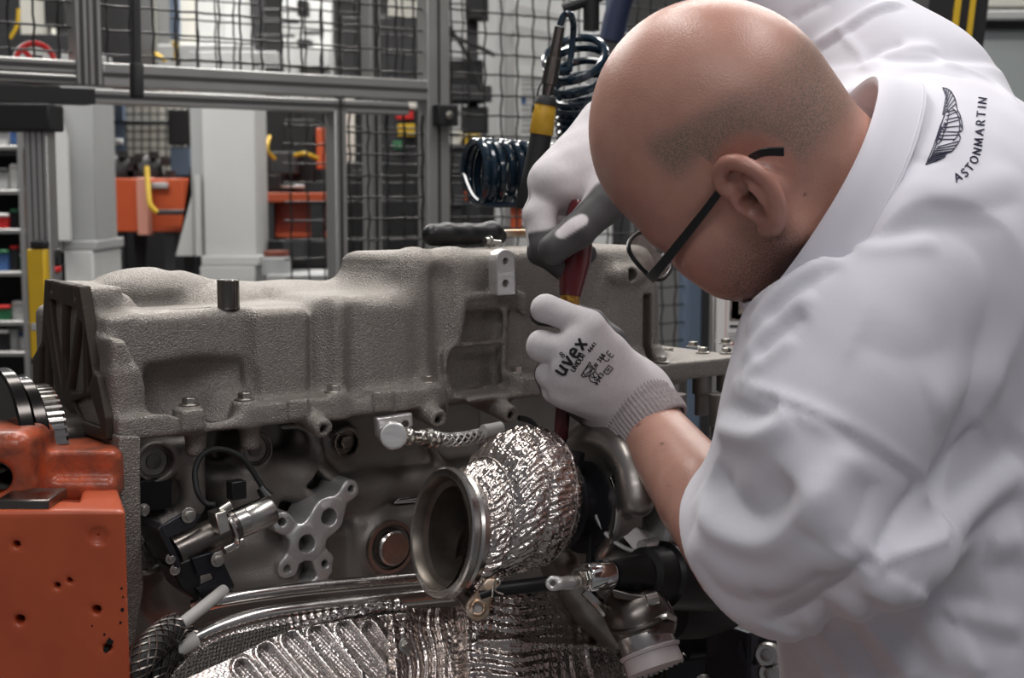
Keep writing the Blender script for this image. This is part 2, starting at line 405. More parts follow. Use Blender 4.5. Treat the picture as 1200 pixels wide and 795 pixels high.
# ears
def ear_frame(s):
    up = np.array([-.42, 0, 1.0]); up /= np.linalg.norm(up); ang = math.radians(10)
    fw = np.array([math.cos(ang), -s*math.sin(ang), -.10]); fw -= up*(fw@up); fw /= np.linalg.norm(fw)
    return np.stack([fw, np.cross(up, fw)*1.0, up], 1)
for s in (1, -1):
    R = ear_frame(s); out = s if R[1, 1] > 0 else -s
    o = np.array([-.013, s*.0795, -.059]); q = out
    def L_(p): return (p[0], p[1]*q, p[2])
    EP = lambda pr: xfprim(pr, R, o)
    hv.add(EP(ell(L_((-.009, .000, -.001)), (.0185, .0050, .0300))), .005)
    hv.add(EP(cap(L_((-.004, -.012, 0)), L_((-.006, -.002, 0)), .017)), .008)
    hv.sub(EP(ell(L_((-.004, .006, -.003)), (.0115, .0095, .0155))), .003)
    hv.sub(EP(ell(L_((-.006, .006, .015)), (.010, .0042, .0075))), .004)
    hel = [(.004, .001, .000), (.011, .004, .010), (.010, .006, .022), (.000, .007, .0305), (-.013, .007, .0275), (-.0235, .006, .014), (-.0260, .005, -.002), (-.021, .004, -.016), (-.012, .003, -.027), (-.003, .001, -.029)]
    hs = spline([L_(p) for p in hel], 3); hv.add(EP(chain(hs, np.interp(np.linspace(0, 1, len(hs)), [0, .2, .6, 1], [.0032, .0046, .0050, .0058]))), .003)
    hv.add(EP(chain([L_((-.016, .003, -.012)), L_((-.0165, .004, .004)), L_((-.010, .003, .014))], [.004, .0045, .004])), .004)
    hv.add(EP(ell(L_((.007, .002, -.004)), (.004, .004, .006))), .004)
    hv.sub(EP(ell(L_((.001, .001, -.004)), (.0045, .012, .0055))), .002)
V, Q = hv.mesh(smooth=2)
_w = sstep(V[:, 0], -.02, .03); V[:, 2] += _w*np.where(V[:, 2] < -.02, (-.02-V[:, 2])*.15, 0); V[:, 0] = np.where(V[:, 0] > .083, .083+(V[:, 0]-.083)*.55, V[:, 0])
hn = len(V); hloc = V.copy(); headV = hw(V); headQ = Q

# --- trunk, arms and legs under the clothes
SL = P(985, 470, 1.02); EL = P(866, 660, 1.11); WL = P(746, 482, 1.30)
SR = P(1066, 134, 1.30); ER = P(888, -62, 1.44); WR = P(716, 160, 1.40)
PEL = P(1150, 900, 1.22); CH = P(1092, 345, 1.19)
bv = Vol((-.02, .80, .06), (.82, 1.75, 1.62), .008)
bv.add(cap(CH, PEL, .135, .145)); bv.add(cap(SL+np.array([.04, .05, 0]), SR+np.array([0, 0, -.01]), .048), .03); bv.add(cap(NECK, CH, .058, .09), .05)
bv.add(chain([SR, ER, WR], [.052, .042, .029]), .02); bv.add(chain([SL+np.array([.03, .03, 0]), EL], [.038, .033]), .02)
HIP = [PEL+np.array([.02, -.09, -.03]), PEL+np.array([.03, .09, -.03])]
FEET = [np.array([.36, .98, .09]), np.array([.52, 1.42, .09])]
KNEE = [(h*.5+f*.5)+np.array([-.05, 0, .02]) for h, f in zip(HIP, FEET)]
for h, k, f in zip(HIP, KNEE, FEET): bv.add(chain([h, k, f], [.095, .062, .042]), .03)
BV, BQ = bv.mesh(smooth=2)
av = Vol(np.minimum(WL, EL)-.07, np.maximum(WL, EL)+.07, .003)
ad = (EL-WL)
FM = WL+ad*.62+np.array([.004, -.004, .004])
av.add(chain([WL-ad*.25, WL, FM, EL], [.026, .0285, .0390, .036]), .02)
AV, AQ = av.mesh(smooth=3)
Vall = np.concatenate([headV, BV, AV]); Qall = np.concatenate([headQ, BQ+hn, AQ+hn+len(BV)])
body = mkobj('body', Vall, Qall, M_skin, person, smooth=180)
n0 = len(body.data.vertices); co = np.empty(n0*3); body.data.vertices.foreach_get('co', co); co = co.reshape(-1, 3)+parent_world(person)
h = hl(co); ishead = (np.linalg.norm(h, axis=1) < .24)
nz = vnoise(h, 90, 3)
# shaved hair: a ring round the sides and back under the bare crown
st = sstep(.020+.28*h[:, 0]+.005*nz-h[:, 2], -.010, .014)*sstep(.016-h[:, 0]+.006*nz, -.010, .014)*sstep(h[:, 2]+.082+np.where(h[:, 0] > -.012, -.062, 0), -.004, .018)*ishead*(h[:, 0] > -.16)
earm = sstep(np.linalg.norm((h-np.array([-.030, .082, -.058]))/np.array([1, .9, 1.1]), axis=1), .040, .030)
vattr(body, 'stubble', st*(1-earm)*(.8+.15*nz))
bd = sstep(-.074-h[:, 2]+.006*nz, -.012, .025)*sstep(h[:, 0]+.03, 0, .03)*ishead*(np.linalg.norm(h-nl, axis=1) > .075)
vattr(body, 'beard', bd*.9)
fl = np.maximum(sstep(h[:, 0], .03, .085)*.75*sstep(.055-h[:, 2], -.01, .05), earm*.45)*ishead
vattr(body, 'flush_shade', np.clip(fl*(.8+.2*nz), 0, 1))
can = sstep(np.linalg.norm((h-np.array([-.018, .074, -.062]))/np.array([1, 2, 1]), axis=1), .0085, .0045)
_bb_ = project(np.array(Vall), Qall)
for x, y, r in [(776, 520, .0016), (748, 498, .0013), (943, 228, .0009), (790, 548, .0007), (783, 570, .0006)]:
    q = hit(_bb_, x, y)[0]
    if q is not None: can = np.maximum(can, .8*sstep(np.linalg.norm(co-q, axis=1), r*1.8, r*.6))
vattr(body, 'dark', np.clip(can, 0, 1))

# --- shirt
sv = Vol((.10, .78, .92), (.76, 1.60, 1.76), .0042)
UP = P(1092, 318, 1.185)
sv.add(cap(UP, PEL+np.array([0, 0, -.01]), .149, .170))
sv.add(cap(P(990, 455, 1.04), SR, .070, .071), .085)
sv.add(cap(P(1005, 375, 1.065), P(1070, 320, 1.07), .064), .08)
sv.add(cap(NECK+(CH-NECK)*.30, CH, .080, .12), .06)
sv.add(chain([SR, P(985, 44, 1.36), P(910, -14, 1.41)], [.071, .066, .062]), .05)
sv.add(ell(P(962, 512, 1.035), .062), .05)
HEM = P(862, 655, 1.09); SH = P(1000, 580, 1.02); hx = HEM-SH
sv.add(cyl(SH-hx*.25, HEM, .090, .02, .071), .05)
pass
# openings: neck, sleeve, waist
_nx = (HC-NECK)/np.linalg.norm(HC-NECK); _cc = (P(885, 352, 1.09)+P(1018, 108, 1.15))/2
sv.sub(cyl(_cc-_nx*.024, _cc+_nx*.2, .112, .01), .012); sv.sub(cap(NECK+(NECK-HC)*-.5, NECK+(CH-NECK)*.25, .071, .064), .006)
sv.sub(cyl(SH+hx*.15, HEM+hx*.3, .05, .01, .065), .004)
e2 = P(910, -14, 1.41)-P(985, 44, 1.36); sv.sub(cyl(P(910, -14, 1.41)-e2*.1, P(910, -14, 1.41)+e2*1.0, .09, 0), .002)
SV, SQ = sv.mesh(smooth=3)
sb = project(SV, SQ)
def vnormals(V, Qf):
    a = V[Qf]; n = np.cross(a[:, 2]-a[:, 0], a[:, 3]-a[:, 1]); N = np.zeros_like(V)
    for i in range(4): np.add.at(N, Qf[:, i], n)
    return N/(np.linalg.norm(N, axis=1)[:, None]+1e-12)
def polydist(V, pts):
    d = np.full(len(V), 9.0); tt = np.zeros(len(V)); m = len(pts)-1
    for i in range(m):
        a, b = pts[i], pts[i+1]; ab = b-a; t = np.clip(((V-a) @ ab)/(ab@ab+1e-12), 0, 1)
        e = np.linalg.norm(V-a-t[:, None]*ab, axis=1); k = e < d; d[k] = e[k]; tt[k] = (i+t[k])/m
    return d, tt
# folds of the cloth, each a line running over the shirt: (points, height, half width)
FOLDS = [
 # sleeve
 ([(842, 498), (866, 507), (893, 509), (927, 489)], .007, .010), ([(846, 478), (880, 487), (915, 476)], -.006, .009),
 ([(858, 452), (888, 466), (930, 482), (990, 508)], .004, .007),
 ([(820, 575), (835, 612), (865, 632), (900, 634), (936, 605), (999, 520)], .009, .012), ([(838, 545), (856, 590), (890, 605), (930, 565)], -.009, .016),
 ([(812, 622), (850, 668), (905, 678), (960, 640)], .004, .016), ([(815, 650), (850, 700), (905, 712)], -.002, .010),
 ([(905, 738), (950, 712), (1000, 680), (1036, 652)], -.010, .012),
 ([(1032, 650), (1050, 610), (1080, 566)], -.006, .008), ([(1040, 655), (1075, 640), (1096, 632)], .004, .006), ([(1083, 575), (1096, 605), (1095, 632)], .003, .005),
 # armhole seam and yoke
 ([(862, 447), (900, 462), (950, 480), (1010, 512), (1050, 538), (1084, 562)], .0030, .0060),
 ([(862, 452), (900, 468), (950, 487), (1010, 519), (1050, 545), (1084, 569)], -.0045, .0045),
 # body
 ([(1045, 655), (1095, 640), (1140, 590), (1200, 545)], .010, .016), ([(1085, 575), (1110, 545), (1150, 500)], -.008, .014), ([(1110, 590), (1150, 560), (1200, 515)], -.006, .014),
 ([(1040, 660), (1100, 700), (1160, 705)], -.007, .012), ([(1050, 672), (1110, 740), (1150, 795)], .005, .010),
 ([(985, 700), (1040, 755), (1075, 800)], .006, .010), ([(960, 710), (1010, 765), (1030, 800)], -.006, .010), ([(925, 740), (960, 775), (975, 800)], .005, .010),
 ([(1095, 690), (1122, 730), (1150, 792)], .002, .003),
 ([(1010, 690), (1070, 720), (1120, 790)], .004, .008), ([(1070, 690), (1130, 720), (1200, 735)], .004, .010), ([(1090, 715), (1150, 748), (1200, 760)], -.004, .008), ([(940, 725), (985, 770), (1000, 800)], .004, .007), ([(1120, 640), (1165, 600), (1200, 585)], -.004, .009),
 ([(880, 700), (920, 700), (970, 672)], -.003, .008), ([(1000, 530), (985, 580), (950, 630)], .003, .012), ([(1020, 560), (1010, 610), (985, 650)], -.003, .009),
 ([(1160, 640), (1200, 630)], .006, .014), ([(1150, 668), (1200, 665)], -.005, .012),
 # chest and shoulder
 ([(978, 302), (948, 318), (918, 342), (892, 368), (876, 392)], .0045, .0065), ([(985, 312), (955, 330), (925, 352), (900, 380)], -.004, .007),
 ([(955, 345), (925, 365), (898, 392), (872, 425)], .0045, .0075), ([(945, 368), (915, 390), (888, 420)], -.004, .007), ([(930, 395), (900, 420), (870, 445)], .003, .007),
 ([(975, 262), (982, 285), (978, 300)], .0025, .0035), ([(985, 278), (1040, 276), (1100, 264), (1180, 268)], -.0028, .010), ([(982, 292), (1040, 290), (1100, 282)], .003, .008),
 ([(1050, 178), (1085, 190), (1110, 185)], -.002, .005), ([(1060, 215), (1120, 225), (1200, 205)], .0025, .014), ([(1080, 240), (1140, 246), (1200, 236)], -.0025, .010),
 ([(980, 32), (1002, 56), (1018, 74)], .003, .004), ([(948, 55), (985, 34), (1022, 12), (1055, 3)], .0035, .005), ([(952, 62), (990, 40), (1026, 18), (1060, 8)], -.003, .005), ([(1012, 72), (1030, 60), (1060, 50)], -.005, .007), ([(925, 25), (950, 10), (975, 0)], -.003, .006), ([(1010, 85), (1050, 62), (1100, 60)], .005, .010), ([(1030, 95), (1080, 80), (1140, 90)], -.004, .010),
 ([(1050, 70), (1100, 72), (1160, 95), (1200, 130)], .0025, .005),
 ([(1000, 400), (1060, 420), (1120, 410)], -.003, .020), ([(1090, 480), (1130, 450), (1180, 440)], .004, .020),
]
SN = vnormals(SV, SQ); disp = np.zeros(len(SV))
for pts, amp, w in FOLDS:
    pp = [hit(sb, x, y)[0] for x, y in spline(pts, 5)]
    pp = [p for p in pp if p is not None]
    if len(pp) < 2: continue
    pp = np.array(pp); near = np.where(((SV > pp.min(0)-3*w) & (SV < pp.max(0)+3*w)).all(1))[0]
    d, t = polydist(SV[near], pp); env = np.clip(np.minimum(t, 1-t)*6, 0, 1)**.7
    disp[near] += amp*env*(np.exp(-(d/w)**2) if amp > 0 else np.exp(-(d/w)**1.3))
SV = SV+SN*(disp+.0012*vnoise(SV, 45, 5)+.0004*vnoise(SV, 130, 9))[:, None]
shirt = mkobj('shirt', SV, SQ, M_shirt, person, smooth=180)
sb = project(SV, SQ)
# --- collar: a standing band turned over into a flap
nax = (HC-NECK)/np.linalg.norm(HC-NECK)
ringd = P(885, 352, 1.09)-P(1018, 108, 1.15); 
ra = ringd/np.linalg.norm(ringd); rb_ = np.cross(nax, ra); rb_ /= np.linalg.norm(rb_)
if rb_[1] > 0: rb_ = -rb_                                # towards the camera
ra = np.cross(rb_, nax); ra = ra if ra@ringd > 0 else -ra
CC = (P(885, 352, 1.09)+P(1018, 108, 1.15))/2
hr = np.linalg.norm(ringd)/2
an = np.linspace(-pi, pi, 96); prof = [(-.020, .003), (-.010, .001), (.0, .0), (.006, .0012), (.0085, .005), (.006, .009), (-.004, .0125), (-.013, .0155), (-.021, .0190), (-.0230, .0200), (-.0238, .0185), (-.021, .0165)]
A = np.zeros((len(an), len(prof), 3))
for i, a in enumerate(an):
    base = CC+ra*hr*math.cos(a)+rb_*(.072)*math.sin(a)
    od = ra*math.cos(a)+rb_*math.sin(a)
    for j, (t, r) in enumerate(prof): A[i, j] = base+nax*(t-.004)+od*(r+.0012*math.sin(5*a))
collar = MB().grid(A).build('collar', M_shirt, person, smooth=60, solid=.0014)
tag(collar, 'turned down white collar')
cs = MB().tube([A[i, 8]+(A[i, 8]-A[i, 3])*0.0+(A[i, 8]-CC)/np.linalg.norm(A[i, 8]-CC)*.0006 for i in range(len(an))], .0007, 5).build('collar_stitching', M_shirt, collar)
# --- emblem and lettering on the back of the shirt
def decal(name, polys, parent, bvh, m, off=.0006, r=.0009):   # stroked pixel lines laid on the cloth
    mb = MB()
    for pl in polys:
        pts = []
        for i in range(len(pl)-1):
            a, b = np.array(pl[i], float), np.array(pl[i+1], float); n = max(1, int(np.linalg.norm(b-a)/2.0))
            pts += [a+(b-a)*k/n for k in range(n)]
        pts.append(np.array(pl[-1], float)); w = []
        for q in pts:
            p, nr = hit(bvh, *q)
            if p is None: continue
            v = (CAM-p); nr = nr if nr@v > 0 else -nr; w.append(p+nr*off)
        if len(w) > 1: mb.tube(w, r, 5)
    return mb.build(name, m, parent)
GL = {'A': [[(0, 0), (.38, 1), (.76, 0)], [(.16, .36), (.6, .36)]], 'S': [[(.55, .9), (.35, 1), (.1, .9), (.06, .7), (.3, .52), (.52, .33), (.48, .08), (.25, 0), (.02, .1)]],
 'T': [[(.3, 0), (.3, 1)], [(0, 1), (.62, 1)]], 'O': [[(.4, 1), (.12, .85), (0, .5), (.12, .15), (.4, 0), (.68, .15), (.8, .5), (.68, .85), (.4, 1)]],
 'N': [[(0, 0), (.06, 1), (.6, 0), (.66, 1)]], 'M': [[(0, 0), (.1, 1), (.42, .1), (.74, 1), (.84, 0)]], 'R': [[(.05, 0), (.05, 1), (.4, 1), (.55, .76), (.4, .5), (.05, .5)], [(.3, .5), (.6, 0)]], 'I': [[(.1, 0), (.1, 1)]],
 'V': [[(0, 1), (.35, 0), (.7, 1)]], 'E': [[(.55, 1), (.05, 1), (.05, 0), (.55, 0)], [(.05, .5), (.45, .5)]], 'C': [[(.6, .85), (.35, 1), (.08, .8), (0, .5), (.08, .2), (.35, 0), (.6, .15)]],
 'U': [[(0, 1), (.02, .25), (.2, 0), (.42, 0), (.58, .25), (.6, 1)]], 'D': [[(0, 0), (0, 1), (.35, 1), (.6, .75), (.6, .25), (.35, 0), (0, 0)]], 'B': [[(0, 0), (0, 1), (.35, 1), (.5, .76), (.35, .53), (0, .53)], [(.35, .53), (.56, .28), (.38, 0), (0, 0)]],
 'u': [[(0, .7), (.02, .15), (.2, 0), (.42, .15), (.46, .7)], [(.46, .2), (.5, 0)]], 'v': [[(0, .7), (.25, 0), (.5, .7)]], 'e': [[(.04, .36), (.5, .36), (.44, .62), (.25, .7), (.06, .58), (0, .33), (.1, .06), (.3, 0), (.48, .1)]], 'x': [[(0, 0), (.5, .7)], [(0, .7), (.5, 0)]],
 '3': [[(.05, .9), (.3, 1), (.5, .8), (.3, .54), (.54, .3), (.3, 0), (.02, .1)]], '4': [[(.42, 0), (.42, 1), (0, .32), (.58, .32)]], '8': [[(.28, .53), (.06, .76), (.28, 1), (.5, .76), (.28, .53), (.0, .26), (.28, 0), (.56, .26), (.28, .53)]],
 '5': [[(.5, 1), (.08, 1), (.06, .58), (.35, .6), (.52, .32), (.3, 0), (.02, .08)]], '6': [[(.45, .95), (.15, .75), (.02, .35), (.2, 0), (.45, .1), (.5, .4), (.25, .55), (.05, .35)]], '1': [[(.05, .8), (.25, 1), (.25, 0)]], 'K': [[(0, 0), (0, 1)], [(.55, 1), (0, .42), (.6, 0)]], ' ': []}
def write(text, spots, hgt):                             # spots: (x, y, angle of the baseline) for each letter
    out = []
    for ch, (x, y, a, s) in zip(text, spots):
        ca, sa = math.cos(a), math.sin(a)
        for st_ in GL[ch]: out.append([(x+hgt*s*(px*ca-py*-sa*-1), y+hgt*s*(px*sa-py*ca)) if False else (x+hgt*s*(px*ca+py*sa), y+hgt*s*(px*sa-py*ca)) for px, py in st_])
    return out
def run(text, x, y, a, hgt, gap=.22):
    sp = []; c, s_ = math.cos(a), math.sin(a); t = 0
    for ch in text:
        sp.append((x+c*t, y+s_*t, a, 1)); w = max([p[0] for q in GL[ch] for p in q], default=.35); t += hgt*(w+gap)
    return write(text, sp, hgt)
R_ = math.radians
def along(text, curve, hgt, gap):                        # letters set along a curved baseline
    c = spline(curve, 20); L = np.r_[0, np.cumsum(np.linalg.norm(np.diff(c, axis=0), axis=1))]; sp = []; t = 0
    ws = [max(p[0] for q in GL[ch] for p in q) for ch in text]; tot = sum(ws)*hgt; g_ = (L[-1]-tot)/(len(text)-1)
    for ch, w in zip(text, ws):
        x, y = np.interp(t, L, c[:, 0]), np.interp(t, L, c[:, 1]); x2, y2 = np.interp(t+w*hgt, L, c[:, 0]), np.interp(t+w*hgt, L, c[:, 1])
        sp.append((x, y, math.atan2(y2-y, x2-x), 1)); t += w*hgt+g_
    return write(text, sp, hgt)
decal('lettering', along('ASTONMARTIN', [(1121, 214), (1133, 207), (1143, 195), (1149, 180), (1152, 160), (1154, 138), (1156, 116)], 9.5, .3), shirt, sb, M_navy, r=.00058)
# winged emblem, drawn from its own outline
UPo = spline([(1104.5, 103.5), (1110, 105), (1115, 109), (1119.5, 118), (1121.5, 129), (1125, 136), (1127.5, 149), (1126.5, 154), (1122, 155.5)], 6)
LOo = spline([(1122, 155.5), (1125, 162), (1121, 170.5), (1115, 178), (1109, 180.5), (1104.5, 186), (1085, 193.5)], 6)
wl = [[tuple(p) for p in UPo], [tuple(p) for p in LOo], [(1104.5, 103.5), (1108.5, 113), (1104.5, 135), (1107, 135.5), (1101.5, 148.5), (1094, 172), (1085, 193.5)], [(1108.5, 113), (1109.5, 118), (1106, 135)], [(1103.5, 149.5), (1096.5, 172), (1088, 192)]]
disc_ = [(1112+12.5*math.sin(q)-4*math.cos(q)*0, 147-20*math.cos(q)) for q in np.linspace(0.35, 2.75, 14)]
wl.append(disc_)
for k in range(7): q = UPo[2+k*3]; a = np.array([1109.2, 113+k*3.2]); wl.append([tuple(a), tuple(q)])
for k in range(8): q = np.array(disc_)[min(13, 1+int(k*1.6))]; a = np.array([1110.5-k*1.2, 132+k*4.6]); wl.append([tuple(a), tuple(q)])
for k in range(7): q = np.array(disc_)[min(13, 2+k*2)] if k < 5 else None; e_ = [UPo[26], UPo[32], UPo[38], UPo[44], LOo[3], 0, 0][k] if k < 5 else None; wl += [[tuple(q), tuple(e_)]] if k < 5 else []
for k in range(8): a = np.array([1098.5-k*1.7, 173+k*2.4]); q = LOo[9+k*3]; wl.append([tuple(a), tuple(q)])
wl.append([(1109.5, 128), (1112, 133), (1109, 148), (1103, 165), (1098.5, 170), (1097, 166), (1102, 150), (1106.5, 135), (1109.5, 128)])
decal('emblem', wl, shirt, sb, M_navy, r=.00042)
decal('emblem_lettering', run('ASTON', 1103.5, 166, R_(-71), 4.6, .3), shirt, sb, M_navy, r=.0004)
# trim at the right sleeve hem
mb = MB(); hc = P(910, -14, 1.41); e2n = e2/np.linalg.norm(e2); p1, p2 = frame(e2n)
for k, (t, r) in enumerate([(-.004, .0635), (-.014, .0645)]): mb.tube(circ(hc+e2n*t, r, p1, p2, 40), .0022, 6, closed=True)
for k in range(40):
    a = k*2*pi/40; d1 = p1*math.cos(a)+p2*math.sin(a); a2 = a+.12; d2 = p1*math.cos(a2)+p2*math.sin(a2); mb.tube([hc+e2n*-.004+d1*.0637, hc+e2n*-.014+d2*.0647], .0012, 4)
tag(mb.build('sleeve_trim', M_navy, person), 'dark patterned trim on right sleeve hem')

# --- gloves
def glove(name, fingers, palm, thumb, wrist, coatf, lo, hi):
    g = Vol(lo, hi, .0020)
    for c, r in palm: g.add(chain(c, r), .018)
    for c, r in fingers: g.add(chain(c, r), .0035)
    for c, r in thumb: g.add(chain(c, r), .006)
    GV, GQ = g.mesh(smooth=2)
    N = vnormals(GV, GQ); GV = GV+N*(.0004*vnoise(GV, 260, 4)+.0005*vnoise(GV, 110, 8))[:, None]
    o = mkobj(name, GV, GQ, M_glove, person, smooth=180); co = np.empty(len(o.data.vertices)*3); o.data.vertices.foreach_get('co', co); co = co.reshape(-1, 3)+parent_world(person)
    vattr(o, 'coat', coatf(co)); return o, GV, GQ
f = lambda *a: [P(*q) for q in a]
wl_ = P(742, 470, 1.292)
Lm = [P(690, 386, 1.256), P(674, 410, 1.250), P(666, 436, 1.252), P(664, 460, 1.262)]
Lf = [(f((690, 382, 1.256), (639, 361, 1.264), (635, 367, 1.300), (660, 374, 1.322)), [.0140, .0122, .0112, .0100]),
      (f((674, 412, 1.250), (635, 406, 1.258), (634, 408, 1.298), (660, 408, 1.320)), [.0145, .0132, .0118, .0105]),
      (f((666, 440, 1.252), (644, 439, 1.262), (641, 440, 1.298), (662, 440, 1.318)), [.0138, .0118, .0112, .0100]),
      (f((664, 460, 1.262), (650, 457, 1.272), (646, 455, 1.300), (664, 456, 1.314)), [.0130, .0112, .0102, .0092])]
Lp = [([wl_, Lm[0]], [.027, .0165]), ([wl_, Lm[1]], [.027, .0175]), ([wl_, Lm[2]], [.027, .0170]), ([wl_, Lm[3]], [.027, .0160]),
      (f((742, 470, 1.296), (700, 425, 1.285)), [.030, .026]), (f((735, 480, 1.300), (690, 455, 1.288)), [.026, .020]), (f((668, 462, 1.296), (722, 496, 1.306)), [.015, .017]), (f((742, 470, 1.292), (764, 500, 1.28)), [.029, .028])]
Lt = [(f((728, 440, 1.312), (714, 404, 1.318), (694, 380, 1.326), (674, 371, 1.334)), [.020, .0165, .0135, .0115])]
def coatL(co):
    q = (co-P(690, 430, 1.284)); n = np.array([-.18, 1.0, -.42]); n /= np.linalg.norm(n); ex_ = .010*sstep(P(662, 400, 1.26)[0]-co[:, 0], 0, .012)*(co[:, 2] > P(650, 398, 1.26)[2]); return sstep(q@n+ex_+.0025*vnoise(co, 150, 2), -.001, .003)*sstep(np.linalg.norm(co-P(760, 500, 1.28), axis=1), .055, .062)
gl, GV, GQ = glove('glove', Lf, Lp, Lt, wl_, coatL, P(600, 560, 1.2)-.02, P(830, 330, 1.40)+.02)
gl['label'] = 'printed white glove with grey palm on the lower hand'
gb = project(GV, GQ)
pr = run('uvex', 661, 441, R_(-54), 16.5, .26)
bold = decal('lettering', pr, gl, gb, M_ink, r=.0013)
sm = run('UNDUR', 672, 432, R_(-58), 6.2, .3)
sm = run('UNIDUR', 673, 436, R_(-56), 5.6, .2)+run('6641', 691, 413, R_(-50), 4.2, .3)+run('EN 388', 697, 434, R_(-55), 5.0, .2)+run('4343', 700, 452, R_(-60), 5.0, .25)+run('B', 660, 419, R_(-40), 6)+run('CE', 711, 425, R_(-48), 8, .3)
decal('small_print', sm, gl, gb, M_ink, r=.00042)
dm = [[(674, 436), (684, 420), (687, 428), (683, 436), (676, 438), (674, 436)], [(676, 432), (684, 424), (685, 430), (678, 436), (676, 432)], [(683, 438), (690, 431), (695, 437), (692, 445), (685, 443), (683, 438)], [(688, 434), (690, 442)], [(686, 438), (692, 438)], [(700, 432), (706, 424), (711, 428), (705, 435), (700, 432)], [(704, 431), (707, 428)]]
dm = [[(x+7, y+4) for x, y in q] for q in dm]
decal('printed_marks', dm, gl, gb, M_ink, r=.0004)
# knitted cuff
c0, c1 = P(733, 462, 1.290), P(768, 506, 1.268); dx = c1-c0; e1, e2b = frame(dx); m, n = 30, 168
A = np.zeros((m, n, 3)); an = np.arange(n)*2*pi/n
for i in range(m):
    t = i/(m-1); r = .0315+.004*math.sin(t*pi)*.6+.0032*t
    if abs(t-.52) < .04: r -= .0010
    rr = r+.0010*np.cos(an*56)+.0003*math.sin(t*90)
    if i in (0, m-1): rr = rr*.955
    A[i] = c0+dx*t+rr[:, None]*(np.cos(an)[:, None]*e1+np.sin(an)[:, None]*e2b)
cuff = MB().grid(A, closed_v=True).build('cuff', M_cuff, gl, smooth=80, solid=.002); cuff['label'] = 'ribbed pinkish grey knitted cuff'
# upper hand: palm over the butt of the handle, thumb towards the camera
wr = P(722, 158, 1.40)
Rk = [P(652, 214, 1.335), P(645, 212, 1.36), P(650, 214, 1.385), P(662, 218, 1.405)]
Rf = [(f((652, 210, 1.345), (634, 252, 1.332), (638, 290, 1.318), (660, 312, 1.312)), [.0160, .0145, .0130, .0110]),
      (f((648, 206, 1.362), (630, 252, 1.358), (634, 296, 1.350), (660, 316, 1.340)), [.0160, .0140, .0122, .0105]),
      (f((655, 208, 1.385), (640, 255, 1.392), (646, 296, 1.380), (672, 308, 1.368)), [.0150, .0135, .0120, .0100]),
      (f((668, 212, 1.402), (660, 258, 1.412), (668, 290, 1.398), (688, 298, 1.380)), [.0140, .0125, .0110, .0095])]
Rp = [([wr, Rk[0]], [.030, .021]), ([wr, Rk[1]], [.030, .021]), ([wr, Rk[2]], [.030, .020]), ([wr, Rk[3]], [.030, .019]), (f((722, 158, 1.40), (690, 215, 1.36)), [.032, .030]), (f((690, 200, 1.36), (664, 218, 1.35)), [.028, .026])]
Rt = [(f((706, 205, 1.345), (708, 240, 1.318), (676, 272, 1.296), (648, 292, 1.290)), [.022, .0185, .0160, .0140])]
def coatR(co):
    q = co-P(655, 268, 1.32); n = np.array([.30, -.35, -.90]); n /= np.linalg.norm(n)
    c = sstep(q@n+.002*vnoise(co, 150, 6), -.004, .000)
    th = polydist(co, np.array(f((712, 232, 1.305), (676, 270, 1.290), (648, 292, 1.286))))[0]
    wt = polydist(co, np.array(f((682, 255, 1.283), (658, 270, 1.278))))[0]
    return np.clip(np.maximum(c, sstep(th, .020, .014))-sstep(wt, .0085, .006), 0, 1)
gr, _, _ = glove('glove', Rf, Rp, Rt, wr, coatR, P(590, 340, 1.25)-.03, P(760, 90, 1.46)+.04)
gr['label'] = 'white glove with grey coating on the upper hand'
c0, c1 = P(716, 166, 1.395), P(742, 132, 1.415); dx = c1-c0; e1, e2b = frame(dx)
A = np.zeros((m, n, 3))
for i in range(m):
    t = i/(m-1); rr = .033+.003*t+.0006*np.cos(an*56); A[i] = c0+dx*t*1.6+rr[:, None]*(np.cos(an)[:, None]*e1+np.sin(an)[:, None]*e2b)
MB().grid(A, closed_v=True).build('cuff', M_cuff, gr, smooth=80, solid=.002)

# --- trousers and shoes (below the frame)
tv = Vol((.0, .70, .06), (.95, 1.75, 1.06), .011)
tv.add(cap(PEL+np.array([0, 0, .06]), PEL+np.array([.01, 0, -.05]), .158, .15))
for h_, k_, f_ in zip(HIP, KNEE, FEET): tv.add(chain([h_, k_, f_], [.108, .078, .066]), .04)
tv.sub(box((-1, 0, 1.0), (2, 3, 2)), 0)
V, Q = tv.mesh(smooth=2); tr = mkobj('trousers', V, Q, M_trouser, person, smooth=180)
for f_ in FEET:
    s_ = Vol(f_-np.array([.26, .12, .12]), f_+np.array([.12, .12, .08]), .006)
    s_.add(ell(f_+np.array([-.09, 0, -.045]), (.13, .05, .042))); s_.add(ell(f_+np.array([.0, 0, -.02]), (.06, .045, .06)), .03); s_.sub(box(f_-np.array([.5, .5, .5]), f_+np.array([.5, .5, -.0885])), 0)
    V, Q = s_.mesh(smooth=1); mkobj('shoe', V, Q, M_shoe, person, smooth=60)

